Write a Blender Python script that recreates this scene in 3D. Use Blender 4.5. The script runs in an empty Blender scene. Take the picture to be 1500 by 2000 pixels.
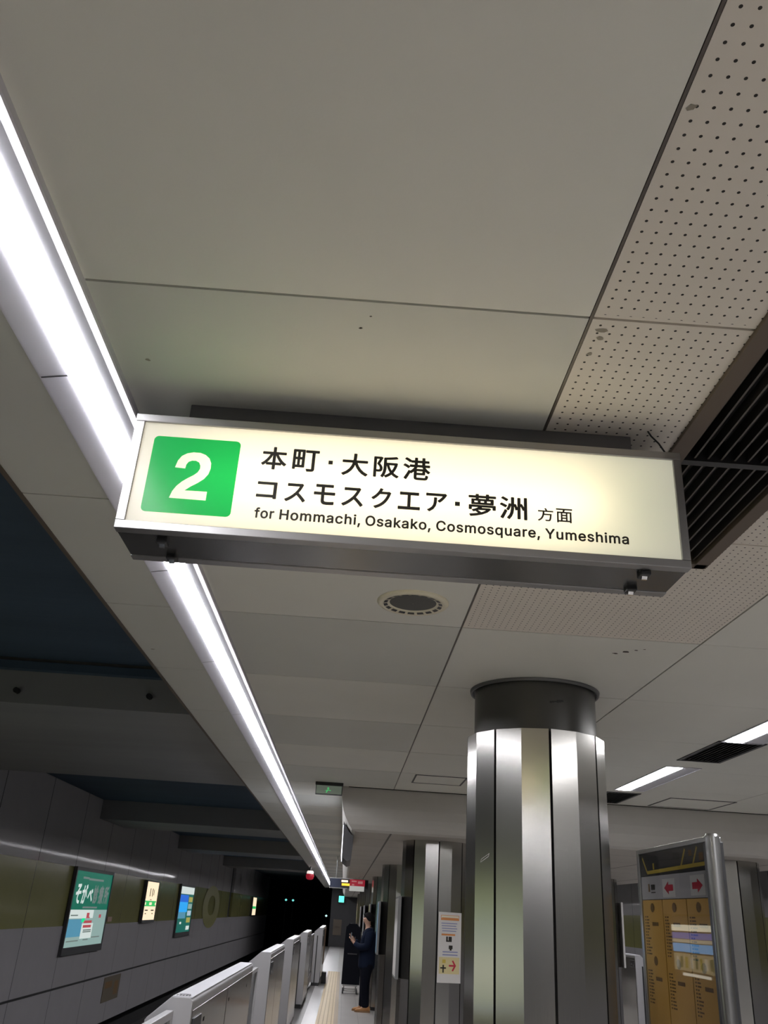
import bpy, bmesh, math, random
from mathutils import Vector, Matrix
R = math.radians
random.seed(7)
sc = bpy.context.scene
COL = sc.collection

# ------------------------------------------------------------------ camera
CZ = 1.72
cam_d = bpy.data.cameras.new('camera'); cam = bpy.data.objects.new('camera', cam_d); COL.objects.link(cam)
cam_d.sensor_fit = 'HORIZONTAL'; cam_d.sensor_width = 36.0; cam_d.lens = 1654.3/1500*36.0
cam_d.clip_start = 0.05; cam_d.clip_end = 300
_r = Vector((0.99731668, -0.04371520, 0.05872158)); _d = Vector((0.07177036, 0.42573492, -0.90199711)); _f = Vector((0.01443116, 0.90379132, 0.42773004))
m = Matrix((( _r[0], -_d[0], -_f[0], 0), (_r[1], -_d[1], -_f[1], 0), (_r[2], -_d[2], -_f[2], CZ), (0, 0, 0, 1)))
cam.matrix_world = m
sc.camera = cam

# ------------------------------------------------------------------ world, exposure
w = bpy.data.worlds.new('world'); sc.world = w; w.use_nodes = True
w.node_tree.nodes['Background'].inputs[0].default_value = (0.35, 0.42, 0.6, 1)
w.node_tree.nodes['Background'].inputs[1].default_value = 0.004
sc.view_settings.view_transform = 'Standard'; sc.view_settings.look = 'None'
sc.view_settings.gamma = 1.0; sc.view_settings.use_curve_mapping = False
sc.view_settings.exposure = 0.0
cy = sc.cycles
cy.use_denoising = True
cy.max_bounces = 10; cy.diffuse_bounces = 6; cy.glossy_bounces = 4; cy.transmission_bounces = 6; cy.transparent_max_bounces = 8
cy.sample_clamp_indirect = 4.0; cy.caustics_reflective = False; cy.caustics_refractive = False

STRIP_POWER = 44.0       # linear lamp along the platform edge
CEIL_POWER = 32.0        # recessed fluorescent fittings
LAMP_DROP = .004
SIGN_TUBE = 11.5         # tubes inside the hanging sign

# ------------------------------------------------------------------ materials
def nt_new(name):
    mt = bpy.data.materials.new(name); mt.use_nodes = True
    nt = mt.node_tree; b = nt.nodes['Principled BSDF']
    return mt, nt, b
def M(name, col, rough=.5, metal=0., var=.06, nscale=6., bump=0., bscale=40., stretch=(1, 1, 1), coat=0., spec=.5, emit=None, bdist=.01):
    mt, nt, b = nt_new(name)
    N = nt.nodes.new; L = nt.links.new
    b.inputs['Roughness'].default_value = rough; b.inputs['Metallic'].default_value = metal
    b.inputs['Coat Weight'].default_value = coat; b.inputs['Coat Roughness'].default_value = .02
    b.inputs['Specular IOR Level'].default_value = spec
    tc = N('ShaderNodeTexCoord'); mp = N('ShaderNodeMapping'); mp.inputs['Scale'].default_value = stretch
    L(tc.outputs['Object'], mp.inputs['Vector'])
    nz = N('ShaderNodeTexNoise'); nz.inputs['Scale'].default_value = nscale; nz.inputs['Detail'].default_value = 4
    L(mp.outputs[0], nz.inputs['Vector'])
    mx = N('ShaderNodeMix'); mx.data_type = 'RGBA'
    mx.inputs['A'].default_value = (*[c*(1-var) for c in col], 1); mx.inputs['B'].default_value = (*[min(1, c*(1+var)) for c in col], 1)
    L(nz.outputs['Fac'], mx.inputs['Factor']); L(mx.outputs['Result'], b.inputs['Base Color'])
    if bump:
        n2 = N('ShaderNodeTexNoise'); n2.inputs['Scale'].default_value = bscale; n2.inputs['Detail'].default_value = 0 if bscale < 2 else 3
        L(mp.outputs[0], n2.inputs['Vector'])
        bp = N('ShaderNodeBump'); bp.inputs['Strength'].default_value = bump; bp.inputs['Distance'].default_value = bdist
        L(n2.outputs['Fac'], bp.inputs['Height']); L(bp.outputs[0], b.inputs['Normal'])
    if emit:
        b.inputs['Emission Color'].default_value = (*emit[0], 1); b.inputs['Emission Strength'].default_value = emit[1]
    return mt
def glow(name, col, s, var=.03):
    return M(name, tuple(min(.8, c*.35) for c in col), .4, emit=(col, s), var=var, spec=.2)
def math_node(nt, op, a, b=None, c=None):
    n = nt.nodes.new('ShaderNodeMath'); n.operation = op
    for i, v in enumerate((a, b, c)):
        if v is None: continue
        if isinstance(v, (int, float)): n.inputs[i].default_value = v
        else: nt.links.new(v, n.inputs[i])
    return n.outputs[0]
def xyz(nt):
    tc = nt.nodes.new('ShaderNodeTexCoord'); s = nt.nodes.new('ShaderNodeSeparateXYZ'); nt.links.new(tc.outputs['Object'], s.inputs[0])
    return s.outputs
def line_mask(nt, v, origin, period, width):
    f = math_node(nt, 'FRACT', math_node(nt, 'DIVIDE', math_node(nt, 'SUBTRACT', v, origin - width/2), period))
    return math_node(nt, 'LESS_THAN', f, width/period)
def lined(name, col, dark, lines, rough=.5, var=.06, nscale=3., bump=0., bscale=2., spec=.5, extra=None, metal=0., bdist=.01):
    """plain surface with joint lines: lines = [(axis, origin, period, width)]"""
    mt = M(name, col, rough, metal, var, nscale, bump, bscale, spec=spec, bdist=bdist); nt = mt.node_tree; b = nt.nodes['Principled BSDF']
    src = b.inputs['Base Color'].links[0].from_socket; p = xyz(nt); msk = None
    for ax, o, per, wd in lines:
        k = line_mask(nt, p['XYZ'.index(ax)], o, per, wd); msk = k if msk is None else math_node(nt, 'MAXIMUM', msk, k)
    if extra: msk = math_node(nt, 'MAXIMUM', msk, extra(nt, p)) if msk is not None else extra(nt, p)
    mx = nt.nodes.new('ShaderNodeMix'); mx.data_type = 'RGBA'; nt.links.new(msk, mx.inputs['Factor'])
    nt.links.new(src, mx.inputs['A']); mx.inputs['B'].default_value = (*dark, 1); nt.links.new(mx.outputs['Result'], b.inputs['Base Color'])
    return mt

PY0, PP = 1.324, 1.007     # ceiling panel seam origin and period along the platform
def dots(nt, p):
    fx = math_node(nt, 'SUBTRACT', math_node(nt, 'FRACT', math_node(nt, 'DIVIDE', math_node(nt, 'SUBTRACT', p[0], .4145), .025)), .5)
    ly = math_node(nt, 'FLOORED_MODULO', math_node(nt, 'SUBTRACT', p[1], PY0), PP)
    fy = math_node(nt, 'SUBTRACT', math_node(nt, 'FRACT', math_node(nt, 'DIVIDE', math_node(nt, 'SUBTRACT', ly, .0085), .025)), .5)
    d = math_node(nt, 'SQRT', math_node(nt, 'ADD', math_node(nt, 'MULTIPLY', fx, fx), math_node(nt, 'MULTIPLY', fy, fy)))
    a = math_node(nt, 'LESS_THAN', d, .112)
    a = math_node(nt, 'MULTIPLY', a, math_node(nt, 'GREATER_THAN', ly, .012))
    return math_node(nt, 'MULTIPLY', a, math_node(nt, 'LESS_THAN', ly, .995))

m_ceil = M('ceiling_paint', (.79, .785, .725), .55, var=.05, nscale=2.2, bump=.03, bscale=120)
m_ceil_b = M('ceiling_paint_aged', (.66, .665, .62), .55, var=.05, nscale=2.2, bump=.03, bscale=120)  # darker copy; on alternate panels it paints in the shading of uneven tilt
m_perf = lined('ceiling_perforated', (.79, .735, .66), (.015, .012, .01), [], .6, .07, 2.5, extra=dots)
m_black = M('black_void', (.012, .012, .013), .8)
m_gap = M('dark_joint', (.015, .013, .012), .8)
m_tbar = M('seam_bar', (.10, .085, .075), .4)
m_floor = lined('floor_tiles', (.44, .42, .40), (.2, .19, .18), [('X', .1, .3, .006), ('Y', .1, .3, .006)], .35, .12, 1.5)
m_floor_dark = lined('floor_edge_dark', (.13, .125, .12), (.06, .06, .06), [('Y', .1, .3, .008)], .45, .1)
m_floor_pale = lined('floor_edge_pale', (.55, .54, .54), (.3, .3, .3), [('Y', .1, .3, .006)], .35, .06)
m_tactile = lined('tactile_yellow', (.62, .48, .26), (.42, .30, .14), [('X', .0, .07, .02), ('Y', .0, .3, .006)], .5, .08)
m_tactile_b = M('tactile_border', (.42, .32, .20), .5)
m_track = M('track_bed', (.05, .048, .046), .8, var=.3, nscale=5)
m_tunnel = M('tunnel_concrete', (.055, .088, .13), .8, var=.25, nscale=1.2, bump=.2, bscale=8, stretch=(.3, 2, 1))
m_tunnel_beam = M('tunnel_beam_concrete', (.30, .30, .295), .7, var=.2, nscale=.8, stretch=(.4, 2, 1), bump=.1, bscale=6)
m_wall_up = lined('wall_panel_upper', (.50, .485, .485), (.06, .06, .06), [('Y', 14.5, 2.03, .02)], .07, .05, bump=1., bscale=.55, spec=.018, bdist=.009)
m_wall_band = lined('wall_panel_olive', (.25, .24, .095), (.03, .03, .02), [('Y', 14.5, 2.03, .02)], .2, .06, bump=.03, bscale=.6, spec=.12)
m_wall_low = lined('wall_panel_lower', (.40, .385, .40), (.05, .05, .05), [('Y', 14.5, 2.03, .02), ('Z', .234, 50, .035)], .3, .07, bump=.03, bscale=.6, spec=.15)
m_wall_r = M('wall_grey', (.2, .2, .2), .5)
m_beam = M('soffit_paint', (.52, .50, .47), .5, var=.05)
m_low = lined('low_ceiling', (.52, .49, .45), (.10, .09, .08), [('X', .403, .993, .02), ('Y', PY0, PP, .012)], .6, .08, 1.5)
m_steel = M('brushed_steel', (.54, .53, .51), .20, 1., .08, 5, bump=.02, bscale=90, stretch=(1, 1, .03))
m_steel_dk = M('dark_neck_steel', (.085, .083, .08), .33, .55, .15, 4)
m_steel_soft = M('satin_steel', (.42, .42, .42), .3, 1., .08, 8)
m_ring = M('ring_metal', (.12, .12, .12), .4, .5)
m_alu = M('sign_aluminium', (.38, .375, .375), .38, .9, .05, 8, bump=.01, bscale=60, stretch=(.05, 1, 1))
m_alu_dk = M('sign_bottom_steel', (.20, .20, .20), .26, .85, .10, 3, stretch=(3, 1, 1))
m_mount = M('mount_plate', (.16, .16, .17), .5, .4)
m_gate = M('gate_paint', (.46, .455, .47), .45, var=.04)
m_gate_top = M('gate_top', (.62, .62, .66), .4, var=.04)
m_gate_side = M('gate_side_steel', (.44, .42, .40), .16, 1., .10, 4, bump=.012, bscale=20)
m_dark = M('dark_plastic', (.02, .02, .022), .4)
m_darkgrey = M('dark_grey_metal', (.07, .07, .075), .45, .3)
m_glass = M('door_glass', (.05, .06, .065), .06, 0, .02, spec=.5); m_glass.node_tree.nodes['Principled BSDF'].inputs['Alpha'].default_value = .45
m_chrome = M('bright_chrome', (.85, .85, .85), .15, 1., .02)
m_white = M('white_paper', (.72, .70, .68), .5, var=.03)
m_lav = M('lamp_reflector', (.55, .545, .60), .45, var=.04, nscale=4)
m_red = M('red_ink', (.55, .03, .06), .5); m_orange = M('orange_ink', (.70, .28, .09), .5); m_blue = M('blue_ink', (.25, .27, .5), .5)
m_ink = M('black_ink', (.022, .019, .014), .6); m_ink_y = M('timetable_ink', (.20, .11, .035), .6)
m_yel = M('timetable_yellow', (.72, .42, .10), .5, var=.04); m_yel2 = M('yellow_ink', (.65, .48, .08), .5)
m_cream = M('cream_plastic', (.80, .75, .60), .45, var=.05)
m_grille = M('grey_grille', (.10, .10, .095), .7, var=.2, nscale=300)
m_brown = M('grating_frame', (.13, .10, .075), .5, .2)
m_slat = M('grating_slat', (.10, .09, .08), .4, .4)
m_skin = M('skin', (.55, .33, .24), .5); m_hair = M('black_hair', (.012, .011, .012), .8, spec=.1)
m_jacket = M('navy_jacket', (.010, .015, .032), .9, var=.2, spec=.1); m_trouser = M('black_trousers', (.007, .008, .014), .9, spec=.1)
m_shoe = M('tan_shoe', (.42, .20, .07), .6, var=.15); m_sole = M('shoe_sole', (.28, .17, .09), .7)
m_bag = M('black_case', (.006, .007, .012), .8, spec=.15)
m_lamp = glow('lamp_diffuser', (1, .99, 1.03), STRIP_POWER)
m_lamp2 = glow('fitting_tube', (1, .99, 1.0), CEIL_POWER)
m_tube = glow('sign_tube', (1., .865, .60), SIGN_TUBE)
def translucent(name, col, front=(.6, .58, .52), self_glow=0.):
    mt, nt, b = nt_new(name); N = nt.nodes.new; L = nt.links.new
    tr = N('ShaderNodeBsdfTranslucent'); nz = N('ShaderNodeTexNoise'); nz.inputs['Scale'].default_value = 3
    tc = N('ShaderNodeTexCoord'); L(tc.outputs['Object'], nz.inputs['Vector'])
    mx = N('ShaderNodeMix'); mx.data_type = 'RGBA'; mx.inputs['A'].default_value = (*[c*.97 for c in col], 1); mx.inputs['B'].default_value = (*col, 1)
    L(nz.outputs['Fac'], mx.inputs['Factor']); L(mx.outputs['Result'], tr.inputs['Color'])
    b.inputs['Base Color'].default_value = (*front, 1); b.inputs['Roughness'].default_value = .22; b.inputs['Specular IOR Level'].default_value = .3
    b.inputs['Emission Color'].default_value = (*col, 1); b.inputs['Emission Strength'].default_value = self_glow
    ms = N('ShaderNodeMixShader'); ms.inputs[0].default_value = .35
    L(tr.outputs[0], ms.inputs[1]); L(b.outputs[0], ms.inputs[2]); L(ms.outputs[0], nt.nodes['Material Output'].inputs['Surface'])
    return mt
m_face = translucent('sign_acrylic', (.95, .91, .78), self_glow=.95)
m_green_face = translucent('sign_green_acrylic', (.010, .34, .070), (.03, .40, .11), self_glow=1.0)

# ------------------------------------------------------------------ mesh helpers
class MB:
    def __init__(s): s.v = []; s.f = []; s.m = []; s.mats = []; s.sm = []
    def mi(s, mat):
        if mat not in s.mats: s.mats.append(mat)
        return s.mats.index(mat)
    def add(s, vs, fs, mat, smooth=False):
        o = len(s.v); s.v += [tuple(v) for v in vs]; k = s.mi(mat)
        for f in fs: s.f.append(tuple(i+o for i in f)); s.m.append(k); s.sm.append(smooth)
    def box(s, x0, x1, y0, y1, z0, z1, mat):
        s.add([(x, y, z) for x in (x0, x1) for y in (y0, y1) for z in (z0, z1)],
              [(0, 1, 3, 2), (4, 6, 7, 5), (0, 4, 5, 1), (2, 3, 7, 6), (0, 2, 6, 4), (1, 5, 7, 3)], mat)
    def prism(s, poly, a0, a1, axis, mat, smooth=False):
        """poly of 2-D points swept along axis; 'X': (y,z) 'Y': (x,z) 'Z': (x,y)"""
        n = len(poly)
        def P(p, a): return {'X': (a, p[0], p[1]), 'Y': (p[0], a, p[1]), 'Z': (p[0], p[1], a)}[axis]
        s.add([P(p, a0) for p in poly]+[P(p, a1) for p in poly], [(i, (i+1) % n, n+(i+1) % n, n+i) for i in range(n)], mat, smooth)
        s.add([P(p, a0) for p in poly], [tuple(range(n))], mat); s.add([P(p, a1) for p in poly], [tuple(range(n))], mat)
    def strip(s, poly, a0, a1, axis, mat, smooth=False):
        n = len(poly)
        def P(p, a): return {'X': (a, p[0], p[1]), 'Y': (p[0], a, p[1]), 'Z': (p[0], p[1], a)}[axis]
        s.add([P(p, a0) for p in poly]+[P(p, a1) for p in poly], [(i, i+1, n+i+1, n+i) for i in range(n-1)], mat, smooth)
    def lathe(s, c, prof, mat, seg=48, smooth=True):
        n = len(prof); vs = []
        for k in range(seg):
            a = 2*math.pi*k/seg
            vs += [(c[0]+r*math.cos(a), c[1]+r*math.sin(a), c[2]+z) for r, z in prof]
        s.add(vs, [(k*n+i, ((k+1) % seg)*n+i, ((k+1) % seg)*n+i+1, k*n+i+1) for k in range(seg) for i in range(n-1)], mat, smooth)
    def tube(s, pts, r, mat, seg=8):
        pts = [Vector(p) for p in pts]; rings = []
        for i, p in enumerate(pts):
            t = (pts[min(i+1, len(pts)-1)]-pts[max(i-1, 0)]).normalized()
            u = t.orthogonal().normalized() if i == 0 else (u - t*u.dot(t)).normalized()
            q = t.cross(u); rr = r[i] if isinstance(r, (list, tuple)) else r
            rings.append([p+(u*math.cos(2*math.pi*k/seg)+q*math.sin(2*math.pi*k/seg))*rr for k in range(seg)])
        vs = [v for g in rings for v in g]
        fs = [(i*seg+k, i*seg+(k+1) % seg, (i+1)*seg+(k+1) % seg, (i+1)*seg+k) for i in range(len(pts)-1) for k in range(seg)]
        s.add(vs, fs, mat, True); s.add(rings[0], [tuple(range(seg))], mat); s.add(rings[-1], [tuple(range(seg))], mat)
    def build(s, name, parent=None, bevel=0., origin=None):
        me = bpy.data.meshes.new(name)
        o = bpy.data.objects.new(name, me)
        off = Vector((0, 0, 0))
        if origin: off = Vector(origin)
        me.from_pydata([tuple(Vector(v)-off) for v in s.v], [], s.f)
        for mt in s.mats: me.materials.append(mt)
        for p, k, q in zip(me.polygons, s.m, s.sm): p.material_index = k; p.use_smooth = q
        bm = bmesh.new(); bm.from_mesh(me); bmesh.ops.recalc_face_normals(bm, faces=bm.faces); bm.to_mesh(me); bm.free()
        COL.objects.link(o); o.location = off
        if parent is not None:
            o.parent = parent; o.location = off
        if bevel:
            b = o.modifiers.new('bevel', 'BEVEL'); b.width = bevel; b.segments = 2; b.limit_method = 'ANGLE'
        return o
def thing(name, label, cat, loc=(0, 0, 0), rz=0., group=None):
    o = bpy.data.objects.new(name, None); COL.objects.link(o); o.location = loc; o.rotation_euler = (0, 0, rz); o.empty_display_size = .1
    return tag(o, label, cat, group)
def tag(o, label, cat, group=None, kind='thing'):
    o['label'] = label; o['category'] = cat; o['kind'] = kind
    if group: o['group'] = group
    return o
def struct(o): o['kind'] = 'structure'; return o
def copy_tree(o, loc, label, group):
    c = o.copy(); COL.objects.link(c); c.location = loc; c['label'] = label; c['group'] = group
    for ch in list(o.children):
        d = ch.copy(); COL.objects.link(d); d.parent = c
        for g in list(ch.children):
            e = g.copy(); COL.objects.link(e); e.parent = d
    return c

# flat artwork on a plane: origin P, axes U (reading right) and V (up), N towards the viewer
class Plane:
    def __init__(s, P, U, V, N): s.P = Vector(P); s.U = Vector(U); s.V = Vector(V); s.N = Vector(N)
    def at(s, u, v, h=0.): return s.P+s.U*u+s.V*v+s.N*h
    def rect(s, mb, u0, u1, v0, v1, h, mat): mb.add([s.at(u0, v0, h), s.at(u1, v0, h), s.at(u1, v1, h), s.at(u0, v1, h)], [(0, 1, 2, 3)], mat)
    def poly(s, mb, pts, h, mat, faces=None):
        mb.add([s.at(u, v, h) for u, v in pts], faces or [tuple(range(len(pts)))], mat)
    def slab(s, mb, u0, u1, v0, v1, h0, h1, mat):
        p = [s.at(u, v, h) for u in (u0, u1) for v in (v0, v1) for h in (h0, h1)]
        mb.add(p, [(0, 1, 3, 2), (4, 6, 7, 5), (0, 4, 5, 1), (2, 3, 7, 6), (0, 2, 6, 4), (1, 5, 7, 3)], mat)
_tc = {}
def glyph(body, bold=0.):
    if (body, bold) in _tc: return _tc[(body, bold)]
    c = bpy.data.curves.new('glyph', 'FONT'); c.body = body; c.size = 1; c.resolution_u = 4; c.offset = bold
    o = bpy.data.objects.new('glyph', c); COL.objects.link(o); bpy.context.view_layer.update()
    ev = o.evaluated_get(bpy.context.evaluated_depsgraph_get()); me = ev.to_mesh()
    vs = [(v.co.x, v.co.y) for v in me.vertices]; fs = [tuple(p.vertices) for p in me.polygons]
    ev.to_mesh_clear(); bpy.data.objects.remove(o); bpy.data.curves.remove(c)
    _tc[(body, bold)] = (vs, fs); return vs, fs
def text_fit(mb, pl, body, u0, u1, v0, v1, h, mat, bold=0.):
    vs, fs = glyph(body, bold)
    if not vs: return
    x0 = min(v[0] for v in vs); x1 = max(v[0] for v in vs); y0 = min(v[1] for v in vs); y1 = max(v[1] for v in vs)
    pl.poly(mb, [(u0+(x-x0)/(x1-x0)*(u1-u0), v0+(y-y0)/(y1-y0)*(v1-v0)) for x, y in vs], h, mat, fs)
def text_word(mb, pl, body, u0, u1, base, cap, h, mat, bold=0.):
    vs, fs = glyph(body, bold); hv, _ = glyph('H', bold); k = cap/(max(v[1] for v in hv)-min(v[1] for v in hv)); b0 = min(v[1] for v in hv)
    x0 = min(v[0] for v in vs); x1 = max(v[0] for v in vs)
    pl.poly(mb, [(u0+(x-x0)/(x1-x0)*(u1-u0), base+(y-b0)*k) for x, y in vs], h, mat, fs)
def filled(polys):
    """2-D polygons (outer first, holes after) to a filled mesh"""
    c = bpy.data.curves.new('fill', 'CURVE'); c.dimensions = '2D'; c.fill_mode = 'BOTH'
    for pl in polys:
        s = c.splines.new('POLY'); s.points.add(len(pl)-1); s.use_cyclic_u = True
        for p, q in zip(s.points, pl): p.co = (q[0], q[1], 0, 1)
    o = bpy.data.objects.new('fill', c); COL.objects.link(o); bpy.context.view_layer.update()
    ev = o.evaluated_get(bpy.context.evaluated_depsgraph_get()); me = ev.to_mesh()
    vs = [(v.co.x, v.co.y) for v in me.vertices]; fs = [tuple(p.vertices) for p in me.polygons]
    ev.to_mesh_clear(); bpy.data.objects.remove(o); bpy.data.curves.remove(c)
    return vs, fs
OFFS = [(0, 0)]+[(math.cos(k*math.pi/4), math.sin(k*math.pi/4)) for k in range(8)]
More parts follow.
